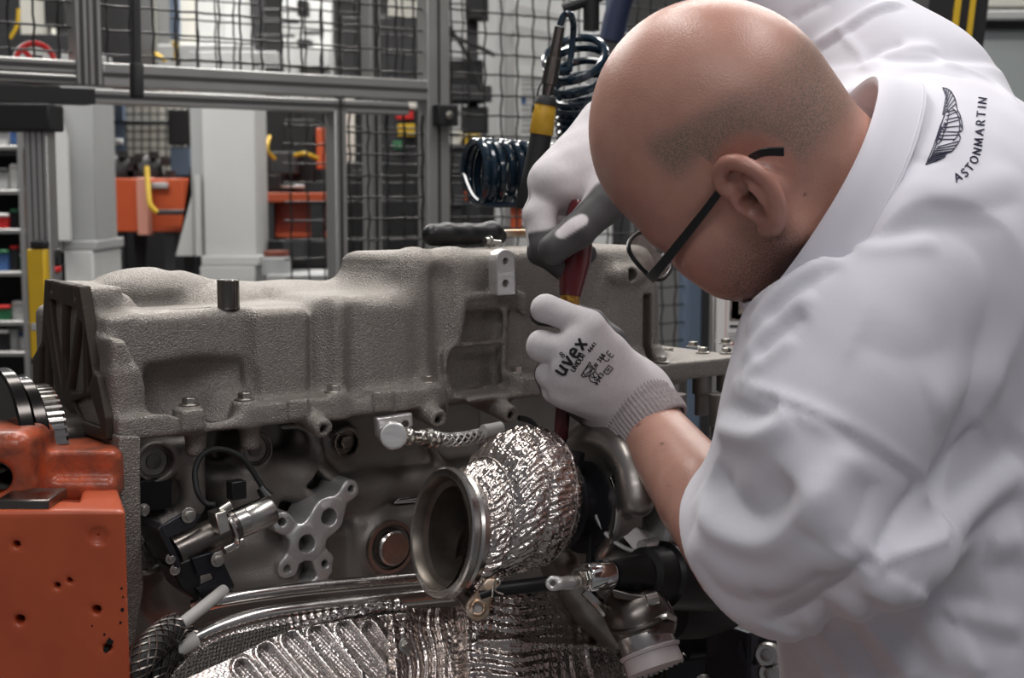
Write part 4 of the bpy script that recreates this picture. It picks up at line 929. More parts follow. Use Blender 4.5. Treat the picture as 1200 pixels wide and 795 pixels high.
# ---- pressed heat shields
def relief(name, X, Y_, vf, hf, m, step=2.0, flip=False):
    xs = np.arange(X[0], X[1]+.1, step); ys = np.arange(Y_[0], Y_[1]+.1, step); A = np.zeros((len(ys), len(xs), 3))
    for i, y in enumerate(ys):
        for j, x in enumerate(xs):
            A[i, j] = E(x, y, vf(x, y)-hf(x, y))
    mb = MB().grid(EW(A.reshape(-1, 3)).reshape(A.shape)); return mb.build(name, m, ENG, smooth=180, solid=.0)
def foil_bump(m, scale, dist, strength=.8, kind='ridge'):
    nt = m.node_tree; b = nt.nodes['Principled BSDF']; L = nt.links.new
    tc = nn(nt, 'ShaderNodeTexCoord').outputs['Object']
    n1 = nn(nt, 'ShaderNodeTexNoise'); n1.inputs['Scale'].default_value = scale*.25; L(tc, n1.inputs['Vector'])
    if kind == 'dimple':
        t = nn(nt, 'ShaderNodeTexVoronoi', feature='F1'); t.inputs['Scale'].default_value = scale; t.inputs['Randomness'].default_value = .25; L(tc, t.inputs['Vector']); h = t.outputs['Distance']
    else:
        ad = nn(nt, 'ShaderNodeVectorMath', operation='MULTIPLY_ADD'); ad.inputs[1].default_value = (.035,)*3; L(n1.outputs['Color'], ad.inputs[0]); L(tc, ad.inputs[2])
        t = nn(nt, 'ShaderNodeTexWave', wave_type='BANDS', bands_direction='DIAGONAL'); t.inputs['Scale'].default_value = scale*.22; t.inputs['Distortion'].default_value = 3.5; t.inputs['Detail'].default_value = 2; t.inputs['Detail Scale'].default_value = 2.5; L(ad.outputs[0], t.inputs['Vector']); h = t.outputs['Fac']
    bp = nn(nt, 'ShaderNodeBump'); bp.inputs['Strength'].default_value = strength; bp.inputs['Distance'].default_value = dist; L(h, bp.inputs['Height']); L(bp.outputs['Normal'], b.inputs['Normal'])
M_foil2 = mat('dimpled_shield', (0.62, 0.60, 0.59), .26, metal=1.0, noise=.4, nscale=20, color2=(.40, .33, .30), rvar=.08); foil_bump(M_foil2, 290, .0010, .55, 'dimple')
foil_bump(M_foil, 240, .0008, .5)
M_foil3 = mat('dark_foil', (0.50, 0.44, 0.41), .24, metal=1.0, noise=.7, nscale=16, color2=(.16, .10, .085), rvar=.1); foil_bump(M_foil3, 330, .0008, .8)
M_mesh = mat('dark_knit_mesh', (0.06, 0.055, 0.05), .4, metal=.6); foil_bump(M_mesh, 420, .0015, 1.0, 'dimple')
# ---- ribbed heat shield
def ytop(L):
    xs, ys = zip(*L); return lambda x: float(np.interp(x, xs, ys))
def sheet(name, L, yb, vf, hf, m, nx, ny, solid=.0012):
    yt = ytop(L); A = np.zeros((ny, nx, 3))
    for j, x in enumerate(np.linspace(L[0][0], L[-1][0], nx)):
        y0 = yt(x); y1 = yb(x) if callable(yb) else yb
        for i in range(ny):
            y = y0+(y1-y0)*i/(ny-1); A[i, j] = E(x, y, vf(x, y)-hf(x, y))
    return MB().grid(EW(A.reshape(-1, 3)).reshape(A.shape)).build(name, m, ENG, smooth=180, solid=solid)
SLOT = [((284, 783), (312, 818), 11), ((312, 765), (354, 815), 12), ((341, 751), (388, 808), 12), ((372, 744), (412, 795), 12), ((404, 738), (441, 788), 11.5), ((433, 737), (462, 778), 9)]
def slot_h(x, y):
    h = 0
    for (ax_, ay), (bx_, by), r in SLOT:
        dx, dy = bx_-ax_, by-ay; t = min(1, max(0, ((x-ax_)*dx+(y-ay)*dy)/(dx*dx+dy*dy))); d = math.hypot(x-ax_-t*dx, y-ay-t*dy)-r
        h += .0058*math.exp(-(d/3.0)**2) - (.0030 if d < -3 else .0022*max(0, min(1, (0-d)/3))) + (.0012*(math.sin(x*1.15)*math.sin(y*1.15)) if d < -4 else 0)
    return h
SH1 = [(196, 806), (232, 790), (285, 765), (318, 748), (345, 738), (400, 728), (436, 722), (462, 720)]
hs1 = sheet('ribbed_heat_shield', SH1, 862, lambda x, y: -.075-(y-720)*.00075, slot_h, M_foil2, 210, 100)
# dark knitted blanket behind it with its rope edge
RP = [(192, 808), (206, 788), (230, 766), (262, 748), (300, 738), (345, 728), (400, 718), (470, 706)]
sheet('knitted_blanket', RP, lambda x: ytop(SH1)(max(x, 196))+8, lambda x, y: -.060-(y-720)*.0005, lambda x, y: .0006*math.sin(x*1.3)*math.sin(y*1.3), M_mesh, 150, 24)
rp = spline([Ew(x, y, -.064) for x, y in RP], 30); mb = MB()
mb.tube(rp, .0032*(1+.28*np.sin(np.arange(len(rp))*1.25)), 8); mb.build('rope_edge', M_foil2, ENG)
mb = MB()
for k, L in enumerate([[(330, 750), (372, 728), (430, 716), (475, 712)], [(340, 735), (400, 722), (470, 709)]]): s_ = spline([Ew(x, y, -.078) for x, y in L], 24); mb.tube(s_, .0022*(1+.35*np.sin(np.arange(len(s_))*1.4)), 6)
mb.build('rope_edge', M_foil2, ENG)
# ---- foil shield under the turbine
SH2 = [(455, 722), (490, 712), (530, 712), (560, 704), (600, 696), (650, 690), (690, 694), (706, 706), (716, 740), (730, 775), (760, 800)]
def v2(x, y):
    return -.085-.055*math.exp(-((x-610)/75)**2)-.012*math.exp(-((x-470)/25)**2)-(y-700)*.00035+.05*max(0, (x-690)/90)
def h2(x, y):
    a = math.sin(x*.62+2.2*math.sin(y*.045)+1.2*math.sin(x*.05+y*.08)); m_ = .5+.5*math.sin(x*.033+1+y*.02)
    h = .0011*a*m_+.0009*math.sin(y*.55+1.5*math.sin(x*.07))*(1-m_)
    h += .003*math.exp(-((x-458-(y-720)*.12)/4)**2)-.006*math.exp(-((x-(525+(y-700)*.15))/7)**2)+.005*math.exp(-((x-(545+(y-700)*.05))/10)**2)-.004*math.exp(-((x-(668+(y-700)*.2))/6)**2)+.004*math.exp(-((y-752-(x-600)*.05)/4)**2)*(x > 560)
    return h
sheet('foil_heat_shield', SH2, 862, v2, h2, M_foil, 260, 110)
bolt(Ew(475, 757, v2(475, 757)-.004), -EV*.9+EZ*.3, .0048, parent=ENG)
SH3 = [(690, 735), (720, 728), (770, 745), (800, 722), (830, 726), (850, 738), (856, 742)]
sheet('dark_foil_shield', SH3, lambda x: 862 if x < 780 else 790-(x-780)*.55, lambda x, y: -.03-.03*math.exp(-((y-760)/20)**2), lambda x, y: .0012*math.sin(x*.9)*math.sin(y*.9), M_mesh, 120, 60)
L = spline([Ew(x, y, v) for x, y, v in [(852, 728, -.04), (858, 742, -.06), (838, 760, -.075), (806, 768, -.085), (770, 784, -.09), (735, 800, -.095)]], 30)
MB().tube(L, .0042*(1+.3*np.sin(np.arange(len(L))*1.3)), 8).build('rope_edge', M_foil2, ENG)
L = spline([Ew(x, y, v) for x, y, v in [(780, 708, -.03), (792, 720, -.05), (805, 730, -.06), (830, 734, -.06), (856, 730, -.05)]], 30)
MB().tube(L, .0045*(1+.3*np.sin(np.arange(len(L))*1.3)), 8).build('rope_edge', M_mesh, ENG)
# ---- turbocharger
M_boreskin = mat('oxidised_bore', (.20, .175, .15), .4, metal=.8, noise=.5, nscale=40, color2=(.08, .065, .055))
TC = Ew(516, 625, -.118); TN = np.array([-.85, -.50, .165]); TN /= np.linalg.norm(TN); TD = -TN
t1, t2 = frame(TD); pxm = S(1, TC[1])
UPD = EZ-TN*(EZ@TN); UPD /= np.linalg.norm(UPD); SID = np.cross(TD, UPD)
def tp(t, r, a): return TC+TD*t+r*(math.cos(a)*UPD+math.sin(a)*SID)
R0 = 79*pxm
MB().lathe([(0, R0*.86), (0, R0*.97), (.06, R0), (.3, R0*1.0), (.36, R0*.955), (.5, R0*.93), (.62, R0*.955), (1, R0*.93), (1, R0*.8)], TC, TC+TD*.021, 80, caps=False).build('outlet_flange', M_steel, ENG, smooth=35)
MB().lathe([(-.02, R0*.86), (.0, R0*.835), (.10, R0*.80), (.14, R0*.72), (.35, R0*.70), (.8, R0*.58), (1.0, R0*.45), (1.02, 0.0001)], TC, TC+TD*.075, 80, caps=False).build('outlet_bore', M_boreskin, ENG, smooth=35)
MB().lathe([(.45, R0*.55), (.52, R0*.57), (.56, R0*.40), (.57, .001)], TC+SID*.004-UPD*.02, TC+TD*.075+SID*.004-UPD*.02, 40, caps=False).build('wastegate_valve', M_darksteel, ENG, smooth=40)
pr = [(.017, .90*R0, 0), (.022, .98*R0, 0), (.030, 1.02*R0, .004), (.036, .97*R0, .010), (.044, 1.06*R0, .018), (.055, 1.12*R0, .026), (.064, 1.10*R0, .031), (.067, 1.075*R0, .032), (.074, 1.13*R0, .034), (.088, 1.10*R0, .036), (.094, 1.05*R0, .036), (.102, .97*R0, .036), (.110, .82*R0, .036), (.116, .58*R0, .036), (.119, .30*R0, .036), (.120, .001, .036)]
pt = spline(np.array(pr), 9); nA = 360; A = np.zeros((len(pt), nA, 3)); rs = np.random.RandomState(3)
ph = rs.rand(8)*6.28
for i, (t, r, of) in enumerate(pt):
    r = max(r, .0005); wgt = min(1, r/R0)
    for j in range(nA):
        a = 2*pi*j/nA
        seg = math.sin(a*64+9*t*20+1.4*math.sin(a*5+t*90+ph[0])+.8*math.sin(a*11-t*160+ph[1]))
        m_ = .35+.65*(.5+.5*math.sin(a*7+t*110+ph[2])*math.sin(t*70+ph[3]))
        h = .0010*seg*m_+.0008*math.sin(a*23+t*300+ph[4])+.0011*math.sin(t*900+1.5*math.sin(a*9+ph[5]))*(1-m_)
        A[i, j] = TC+TD*t+UPD*of+(r+h*wgt)*(math.cos(a)*UPD+math.sin(a)*SID)
tag(MB().grid(A, closed_v=True).build('foil_wrapped_housing', M_foil, ENG, smooth=180), 'crinkled silver foil wrap of the turbine')
for t_, r_, of_ in [(.0655, 1.095*R0, .0315), (.038, .985*R0, .012), (.095, 1.06*R0, .036)]:
    MB().tube([TC+TD*t_+UPD*of_+r_*(math.cos(a)*UPD+math.sin(a)*SID) for a in np.arange(90)*2*pi/90], .0011, 6, closed=True).build('wrap_seam', M_foil2, ENG)
# dark centre housing in the gap
cc = TC+TD*.125+UPD*.03
MB().lathe([(0, .030), (.2, .040), (.3, .030), (.6, .030), (.7, .042), (1, .042)], cc-TD*.012, cc+TD*.03, 40).build('centre_housing', M_blackmetal, ENG)
MB().lathe([(0, .010), (1, .010)], cc+UPD*.02, cc+UPD*.05, 16).build('oil_feed', M_blackmetal, ENG)
for k in range(7): a = -1.2+k*.42; bolt(cc-TD*.012+(math.cos(a)*UPD-math.sin(a)*SID)*.038, TN, .0038, parent=ENG)
MB().tube([P(652, 560, 1.30), P(657, 600, 1.30), P(650, 650, 1.30), P(652, 690, 1.30)], .004, 8).build('oil_line', M_blackmetal, ENG)
# compressor scroll
M_scroll = mat('cast_scroll', (.40, .375, .35), .33, metal=.9, noise=.3, nscale=30, color2=(.30, .27, .25), rvar=.06)
C2 = TC+TD*.158+UPD*.026; sc = Vol(C2-[.16, .16, .16], C2+[.16, .16, .16], .0026)
ra_ = []
for k in range(26):
    a = math.radians(-70+k*9.5); R = .064; ra_.append(C2+(math.cos(a)*UPD*1.08+math.sin(a)*-SID*1.0)*R if False else C2+R*(math.cos(a)*UPD*1.06-math.sin(a)*SID))
sc.add(chain(ra_, np.linspace(.0165, .0235, 26)), .006); sc.add(cyl(C2-TD*.012, C2+TD*.02, .05, .004), .008)
sc.add(chain([ra_[-1], ra_[-1]-UPD*.02+TD*.02, ra_[-1]-UPD*.04+TD*.05], [.0235, .024, .025]), .008)
sc.sub(ell(P(728, 556, 1.255), (.007, .02, .016)), .006)
V, Q = sc.mesh(None, 2); mkobj('compressor_scroll', V, Q, M_scroll, ENG, smooth=180)
MB().lathe([(0, .070), (.1, .074), (.5, .076), (.55, .070), (1, .066)], C2+TD*.028, C2+TD*.058, 60).build('compressor_cover', M_mach, ENG)
MB().tube([C2-TD*.010+.047*(math.cos(a)*UPD+math.sin(a)*SID) for a in np.arange(60)*2*pi/60], .0022, 8, closed=True).build('scroll_lip', M_steel, ENG)
br = MB().prism([P(x, y, Y) for x, y, Y in [(702, 597, 1.245), (735, 602, 1.245), (762, 636, 1.238), (756, 650, 1.232), (742, 645, 1.232)]], [.01, .02, .0]).build('support_bracket', M_mach, ENG, bevel=.0012)
MB().cyl(P(752, 643, 1.228), P(768, 640, 1.238), .0075, n=18).build('bracket_eye', M_mach, br)
MB().tube(spline([P(698, 604, 1.245), P(712, 628, 1.238), P(735, 644, 1.232), P(752, 646, 1.232)], 6), .0022, 8).build('bracket_rib', M_mach, br)
MB().cyl(P(742, 626, 1.29), P(770, 604, 1.30), .007, n=16).build('coolant_stub', M_steel, ENG)
MB().tube(spline([P(700, 606, 1.25), P(694, 630, 1.25), P(692, 660, 1.25)], 6), .004, 8).build('coolant_stub', M_blackmetal, ENG)
# wastegate lever, rod and actuator
yl = 1.165
q = Vol(P(530, 745, yl)-.03, P(600, 670, yl)+.03, .0011); e_ = P(560, 713, yl); nd = (CAM-e_)/np.linalg.norm(CAM-e_)
pl = lambda x, y, r, t=.004: cyl(P(x, y, yl)-nd*0, P(x, y, yl)+nd*t, S(r, yl), .0006)
q.add(pl(560, 713, 15, .006), 0)
for k in range(6): q.add(pl(562+k*2.6, 706-k*4, 12-k*.6), .002)
q.sub(cyl(e_-nd*.02, e_+nd*.02, S(5.5, yl)), .0005); q.add(cyl(e_, e_+nd*.008, S(9.5, yl), .0006), .0005); q.sub(cyl(e_-nd*.02, e_+nd*.02, S(5.5, yl)), .0005)
V, Q = q.mesh(None, 1); lv = tag(mkobj('wastegate_lever', V, Q, M_rust, ENG, smooth=50), 'heat tinted lever with an eye')
MB().lathe([(0, .006), (.8, .006), (1, .005)], e_-nd*.02, e_+nd*.002, 14).build('lever_pin', M_steel, lv)
MB().lathe([(0, .0085), (.2, .010), (.5, .0085), (1, .008)], P(538, 684, yl+.01), P(552, 706, yl+.02), 18).build('spindle', M_darksteel, ENG)
MB().tube([P(562, 698, yl-.002), P(578, 692, yl), P(642, 684, yl+.02)], [.0050, .0062, .0062], 14).build('actuator_rod', M_black, ENG)
MB().tube(spline([P(577, 700, yl-.009), P(579, 684, yl-.01), P(584, 679, yl-.01), P(586, 684, yl-.01), P(580, 692, yl-.009), P(590, 697, yl-.009)], 5), .0008, 6).build('spring_clip', M_bolt, ENG)
ya = 1.172
q = Vol(P(630, 705, ya)-.03, P(690, 660, ya)+.03, .0011); e_ = P(648, 684, ya-.012); nd = (CAM-e_)/np.linalg.norm(CAM-e_)
q.add(cyl(e_, e_+nd*.005, S(9, ya), .0006)); q.add(cap(P(656, 684, ya-.014), P(668, 683, ya-.006), .0055), .003); q.add(cap(P(664, 684, ya-.004), P(672, 683, ya), .0058), .003); q.sub(cyl(e_-nd*.02, e_+nd*.02, S(3.2, ya)), .0005)
V, Q = q.mesh(None, 1); mkobj('rod_clevis', V, Q, M_mach, ENG, smooth=50)
MB().lathe([(0, .0022), (1, .0022)], e_-nd*.003, e_+nd*.004, 10).build('clevis_pin', M_darksteel, ENG)
aa, ab = P(686, 677, ya), P(717, 673, ya+.012); ad_ = ab-aa
for k in range(3): MB().lathe([(0, .006), (.3, .0072), (.7, .0072), (1, .006)], aa-ad_*(.32-k*.1), aa-ad_*(.22-k*.1), 6 if k else 14).build('lock_nut', M_bolt, ENG)
MB().lathe([(0, .0095), (.03, .0120), (.08, .0126), (.92, .0126), (.97, .0120), (1, .0105)], aa, ab, 40).build('actuator_cap', M_chrome, ENG)
MB().lathe([(0, .011), (.14, .0155), (.28, .018), (.30, .024), (.45, .026), (.47, .030), (1.0, .032), (1.02, .028)], ab, P(835, 676, 1.27), 40).build('actuator_canister', M_black, ENG)
MB().lathe([(0, .03), (.5, .034), (1, .03)], P(780, 712, 1.28), P(850, 700, 1.33), 30).build('rubber_boot', M_rubber, ENG)
MB().cyl(P(768, 641, 1.30), P(784, 640, 1.305), .009, n=16).build('bracket_bolt', M_blackmetal, ENG)
MB().tube(spline([P(686, 692, 1.19), P(700, 706, 1.19), P(708, 716, 1.2)], 4), .0055, 10).build('actuator_arm', M_steel, ENG)
# outlet elbow with its cap
ye = 1.19
q = Vol(P(690, 800, ye)-.05, P(800, 670, ye)+.06, .0022)
q.add(chain([P(730, 712, ye+.045), P(738, 716, ye+.014), P(747, 727, ye+.002), P(756, 743, ye-.004)], [.019, .0225, .0245, .0225]), .01)
q.add(cyl(P(753, 735, ye-.002), P(757, 750, ye-.005), .0245, .002), .003); q.add(chain([P(760, 712, ye-.0), P(776, 728, ye-.0)], [.016, .012]), .01)
V, Q = q.mesh(None, 2); mkobj('outlet_elbow', V, Q, M_darksteel, ENG, smooth=180)
MB().lathe([(0, .0235), (.1, .0242), (.9, .0242), (1, .023)], P(752.5, 738, ye-.003), P(765, 772, ye-.010), 44).build('elbow_tube', M_steel, ENG)
MB().tube([P(749, 726, ye-.002)+.0252*(math.cos(a)*np.array([.94, .0, .34])+math.sin(a)*np.array([0, 1., .0])) for a in np.arange(50)*2*pi/50], .0022, 8, closed=True).build('elbow_ring', M_darksteel, ENG)
tag(MB().lathe([(0, .0262), (.04, .0272), (.18, .0262), (.2, .0245), (.95, .0250), (1, .0235), (1.0, .0001)], P(761, 762, ye-.009), P(769, 785, ye-.016), 48).build('pipe_cap', M_lilac, ENG), 'pale plastic cap on the elbow')
MB().prism([P(x, y, ye-.012) for x, y in [(716, 690), (740, 696), (756, 698), (768, 694), (771, 704), (762, 712), (750, 708), (720, 702)]], [0, .012, 0]).build('elbow_clamp', M_darksteel, ENG, bevel=.0015)
MB().cyl(P(757, 704, ye-.014), P(770, 701, ye-.012), .0062, n=14).build('clamp_nut', M_steel, ENG)
MB().tube(spline([P(766, 728, ye-.016), P(780, 722, ye-.02), P(790, 726, ye-.01)], 4), .003, 8).build('hose_clip', M_bolt, ENG)
mb = MB()
for k in range(5): mb.tube(spline([P(775+k*3, 700+k*5, ye+.02), P(782+k*2, 706+k*4, ye+.01), P(788, 720+k*3, ye+.01)], 4), .0016, 6)
mb.build('wire_braid', M_bolt, ENG)
# lower right bracketry
MB().box(P(868, 776, 1.36), (.020, .03, .04), np.stack([EU, EV, EZ], 1)).build('mount_bracket', M_blackmetal, ENG, bevel=.003)
MB().lathe([(0, .016), (1, .016), (1, .010)], P(884, 760, 1.33), P(870, 757, 1.40), 24).build('mount_bush', M_blackmetal, ENG)
for x, y, r in [(902, 768, .012), (906, 790, .012), (752, 786, .004), (826, 798, .006)]: MB().lathe([(0, r), (.8, r), (1, r*.8), (1, r*.5), (.3, r*.45), (.3, .0001)], P(x, y, 1.30), P(x-4, y, 1.28), 22, caps=False).build('mount_bolt', M_steel, ENG)
MB().lathe([(0, .02), (1, .02)], P(800, 752, 1.42), P(900, 742, 1.46), 20).build('return_pipe', M_blackmetal, ENG)
for x, Y_ in [(790, 1.5), (845, 1.55)]: MB().lathe([(0, .011), (.6, .011), (.62, .013), (1, .013)], P(x, 560, Y_), P(x, 462, Y_), 18).build('stud_boss', M_block, ENG)

MB().box(P(800, 840, 1.50), (.12, .03, .09)).build('lower_housing', M_blackmetal, ENG, bevel=.004)
# ================================================================ screwdriver
sd0 = P(681, 236, 1.322); sd1 = P(668, 347, 1.308); sdd = sd1-sd0
SD = thing('screwdriver', 'long screwdriver with translucent red handle gripped by both gloves', 'screwdriver', sd1)
M_red = mat('red_handle', (0.085, 0.006, 0.010), .24, coat=.3); M_red2 = mat('red_insulation', (0.06, 0.006, 0.009), .4)
M_amber = mat('amber_plastic', (0.40, 0.22, 0.025), .3, noise=.7, nscale=250, color2=(.12, .05, .01))
pu = S(1, 1.32)
MB().lathe([(0, pu*11), (.05, pu*14), (.2, pu*16), (.5, pu*19.5), (.65, pu*19), (.85, pu*15), (1, pu*12.5)], sd0, sd1, 28).build('handle', M_red, SD)
e1, e2 = frame(sdd)
at = lambda y: P(668-(y-347)*.064, y, 1.308-(y-347)*.00012)
MB().lathe([(0, pu*11.5), (.9, pu*11.5), (1, pu*9)], at(347), at(368), 24).build('collar', M_amber, SD)
MB().lathe([(0, pu*6), (.70, pu*6), (.72, pu*8.5), (.98, pu*8.5), (1, pu*7)], at(368), at(516), 20).build('shaft', M_red2, SD)
MB().lathe([(0, pu*7), (.8, pu*7), (.82, pu*8.5), (1, pu*8.5)], at(515), at(548), 20).build('socket', M_blackmetal, SD)
# ================================================================ tools lying on the casting
wt = .1445
def top(px, py, dz=0):
    d = ray(px, py); t = (wt+dz+EO[2]-CAM[2])/d[2]; return CAM+d*t
def tz(px, v, dz): p = E(px, 280, v); return EW(np.array([p[0], v, wt+dz]))
RT = thing('ratchet', 'black handled ratchet lying on top of the casting', 'ratchet', tz(540, .11, 0))
h0, h1 = tz(507, .11, .0125), tz(566, .11, .0125)
q = Vol(np.minimum(h0, h1)-.04, np.maximum(h0, h1)+.05, .0016); dh = (h1-h0)
q.add(chain([h0, h0+dh*.3, h0+dh*.7, h1], [.0115, .0122, .0112, .0085]), .01); q.add(chain([h1-dh*.1, h1+dh*.18+[0, 0, .001], h1+dh*.32-[0, 0, .003]], [.010, .012, .009]), .006)
q.sub(box((-2, 0, 0), (2, 3, EO[2]+wt-.0001)), 0)
V, Q = q.mesh(None, 1); mkobj('handle', V, Q, M_black, RT, smooth=180)
MB().tube([h1+dh*.2, h1+dh*1.15], .0042, 12).build('shank', M_rust, RT); MB().lathe([(0, .006), (1, .006)], h1+dh*1.1, h1+dh*1.3, 14).build('drive_end', M_steel, RT)
BT = thing('loose_bolt', 'small silver flanged bolt lying loose in front of black ratchet', 'bolt', tz(572, .075, 0))
a, b_ = tz(568, .07, .0062), tz(586, .07, .0042)
MB().lathe([(0, .0045), (.22, .0048), (.24, .0066), (.32, .0066), (.34, .003), (1, .003), (1.02, .002)], a, b_, 18).build('shank', M_bolt, BT)
# ================================================================ orange engine fixture
ST = thing('engine_fixture', 'worn orange steel fixture block clamped to the left end of the engine', 'fixture', (P(60, 700, 1.1)[0], 1.1, 0))
yb = 1.05
zt = P(147, 598, yb)[2]; fr_ = P(147, 598, yb); bl = P(139, 600, 1.13)
pl = [(-.62, 1.045), (fr_[0], yb), (bl[0], 1.13), (-.62, 1.13)]
bm_ = Vol((-.63, 1.0, zt-.30), (-.25, 1.16, zt+.02), .0025)
bm_.add(plate([(x, y) for x, y in pl], zt-.29, zt, .0018, ax=2))
HOLES = [(20, 638, 5), (67, 686, 4.2), (81, 681, 4), (23, 726, 6), (113, 715, 5.5), (126, 759, 5)]
for x, y, r in HOLES: p = P(x, y, yb); bm_.sub(cyl(p-[0, .03, 0], p+[0, .03, 0], S(r, yb)), .001)
p = P(115, 628, yb); bm_.sub(cyl(p-[0, .03, 0], p+[0, .0025, 0], S(11, yb)), .001); bm_.sub(cyl(p-[0, .03, 0], p+[0, .006, 0], S(1.5, yb)), 0)
for L in ([(60, 574), (96, 574), (92, 588), (58, 586)], [(18, 580), (32, 580), (30, 594), (20, 592)]): 
    W_ = []
    for x, y in L: d = ray(x, y); t = (zt-CAM[2])/d[2]; W_.append((CAM+d*t)[:2])
    bm_.sub(plate(W_, zt-.012, zt+.02, 0, ax=2), .001)
V, Q = bm_.mesh(None, 1); blo = mkobj('fixture_block', V, Q, M_orange, ST, smooth=60)
for x, y, r in HOLES: p = P(x, y, yb+.02); MB().lathe([(0, S(r, yb)*1.02), (1, S(r, yb)*1.02)], p, p+np.array([0, .02, 0]), 16).build('bore', M_bore, blo)
mb = MB(); rs = np.random.RandomState(5)
for x, y, s_ in [(30, 622, 4), (36, 630, 4), (24, 615, 3), (33, 626, 3.5), (128, 752, 5), (124, 762, 4), (122, 744, 1.8), (84, 668, 1.2), (88, 668, 1.2), (108, 734, 1.5), (4, 612, 6), (8, 618, 4), (142, 690, 2), (143, 715, 2.5), (141, 730, 2), (144, 700, 1.5), (17, 752, 1.2)]:
    c_ = P(x, y, yb-.0005); k = 8; mb.prism([c_+[S(s_, yb)*math.cos(a)*(0.5+rs.rand()*.7), 0, S(s_, yb)*math.sin(a)*(0.5+rs.rand()*.7)] for a in np.arange(k)*2*pi/k], [0, .003, 0])
mb.build('paint_chip', M_bore, blo)
cs_ = Vol((-.60, 1.06, zt-.02), (-.28, 1.24, zt+.09), .0025)
A0 = P(36, 574, 1.14); A1 = P(139, 520, 1.14)
cs_.add(box((-.58, 1.12, zt-.01), (P(139, 560, 1.13)[0], 1.20, P(90, 528, 1.13)[2]), .008)); 
cs_.add(box((P(-80, 560, 1.1)[0], 1.085, zt-.01), (P(42, 560, 1.1)[0], 1.16, P(20, 507, 1.09)[2]), .012), .006)
cs_.sub(cyl(P(-4, 560, 1.05), P(-4, 560, 1.3), .012), .003); cs_.sub(box((P(60, 560, 1.12)[0], 1.0, P(60, 562, 1.12)[2]), (0, 1.127, P(60, 535, 1.12)[2]), .004), .008)
V, Q = cs_.mesh(None, 1)
M_orange2 = mat('chipped_orange', (0.50, 0.095, 0.035), .34, noise=.55, nscale=60, color2=(.13, .05, .035), bump=.5, bscale=260, bdist=.001, coat=.15)
mkobj('clamp_casting', V, Q, M_orange2, ST, smooth=60)
MB().box(P(38, 590, 1.075)*[1, 1, 0]+[0, 0, zt+.003], (.020, .022, .004)).build('dovetail_key', M_darksteel, ST, bevel=.001)
MB().box((-.45, 1.10, (zt-.28)/2), (.07, .045, (zt-.28)/2)).build('pedestal', M_orange, ST, bevel=.004)
MB().box((-.40, 1.25, .025), (.35, .45, .025)).build('base_plate', M_orange, ST, bevel=.004)
mb = MB().box(EW(np.array([.35, .13, -.32])), (.36, .05, .02), np.stack([EU, EV, EZ], 1)); mb.build('cradle_beam', M_orange, ST, bevel=.003)
for u_ in (.05, .65):
    q_ = EW(np.array([u_, .13, -.34])); MB().box(q_*[1, 1, .5], (.03, .03, q_[2]/2)).build('cradle_post', M_orange, ST, bevel=.003)
# ================================================================ aluminium safety fence, parallel to the engine
M_alu = mat('anodised_aluminium', (0.46, 0.455, 0.445), .38, metal=.75, noise=.15, nscale=20, rvar=.05)
M_slot = mat('profile_slot', (0.05, 0.05, 0.05), .5, metal=.4)
M_wire = mat('black_wire', (0.012, 0.012, 0.012), .45)
M_white = mat('white_enamel', (0.62, 0.63, 0.62), .45, noise=.12, nscale=6)
M_grey = mat('light_grey_enamel', (0.40, 0.41, 0.41), .45, noise=.12, nscale=8)
M_dgrey = mat('dark_grey_enamel', (0.032, 0.032, 0.035), .5, noise=.3, nscale=8)
M_blk = mat('matt_black', (0.008, 0.008, 0.009), .6)
M_yel = mat('yellow_enamel', (0.62, 0.40, 0.02), .45, noise=.15, nscale=30)
M_bluegrey = mat('blue_grey_enamel', (0.10, 0.135, 0.19), .4)
M_or3 = mat('carrier_orange', (0.50, 0.09, 0.03), .42, noise=.2, nscale=6, color2=(.38, .06, .02))
M_navyhose = mat('navy_polyurethane', (0.006, 0.018, 0.032), .16, coat=.5)
M_red3 = mat('signal_red', (0.55, 0.02, 0.02), .5); M_paper = mat('paper', (0.76, 0.76, 0.74), .7); M_cream = mat('cream_panel', (0.66, 0.645, 0.58), .6)
M_blue = mat('blue_plastic', (0.05, 0.12, 0.30), .5); M_green = mat('green_plastic', (0.03, 0.16, 0.07), .5)
F0 = P(508, 118, 3.35); FB = np.stack([EU, EV, EZ], 1)
def fp(px, py, dv=0.0):
    d = ray(px, py); t = (dv-np.dot(CAM-F0, EV))/np.dot(d, EV); q = CAM+d*t; r = q-F0
    return np.array([r@EU, dv, r[2]])
def fw(p): return F0+p[0]*EU+p[1]*EV+p[2]*EZ
FENCE = thing('safety_fence', 'aluminium profile safety fence with black wire mesh behind the engine', 'fence', (F0[0], F0[1], 0))
ZF = -F0[2]
def profile(name, u0, u1, w0, w1, v0=-.022, v1=.022, parent=None, slots='h'):
    c = np.array([(u0+u1)/2, (v0+v1)/2, (w0+w1)/2]); hf = np.array([abs(u1-u0)/2, abs(v1-v0)/2, abs(w1-w0)/2])
    o = MB().box(fw(c), hf, FB).build(name, M_alu, parent or FENCE, bevel=.003)
    n = max(1, round((2*hf[2] if slots == 'h' else 2*hf[0])/.05))
    for k in range(n):
        if slots == 'h': cs = c+[0, -hf[1]-.0002, -hf[2]+(k+.5)*2*hf[2]/n]; hs = (hf[0]*.999, .0006, .0042)
        else: cs = c+[-hf[0]+(k+.5)*2*hf[0]/n, -hf[1]-.0002, 0]; hs = (.0042, .0006, hf[2]*.999)
        MB().box(fw(cs), hs, FB).build('slot', M_slot, o)
    return o
zb = ZF+.02
post_u = [fp(508, 100)[0]]
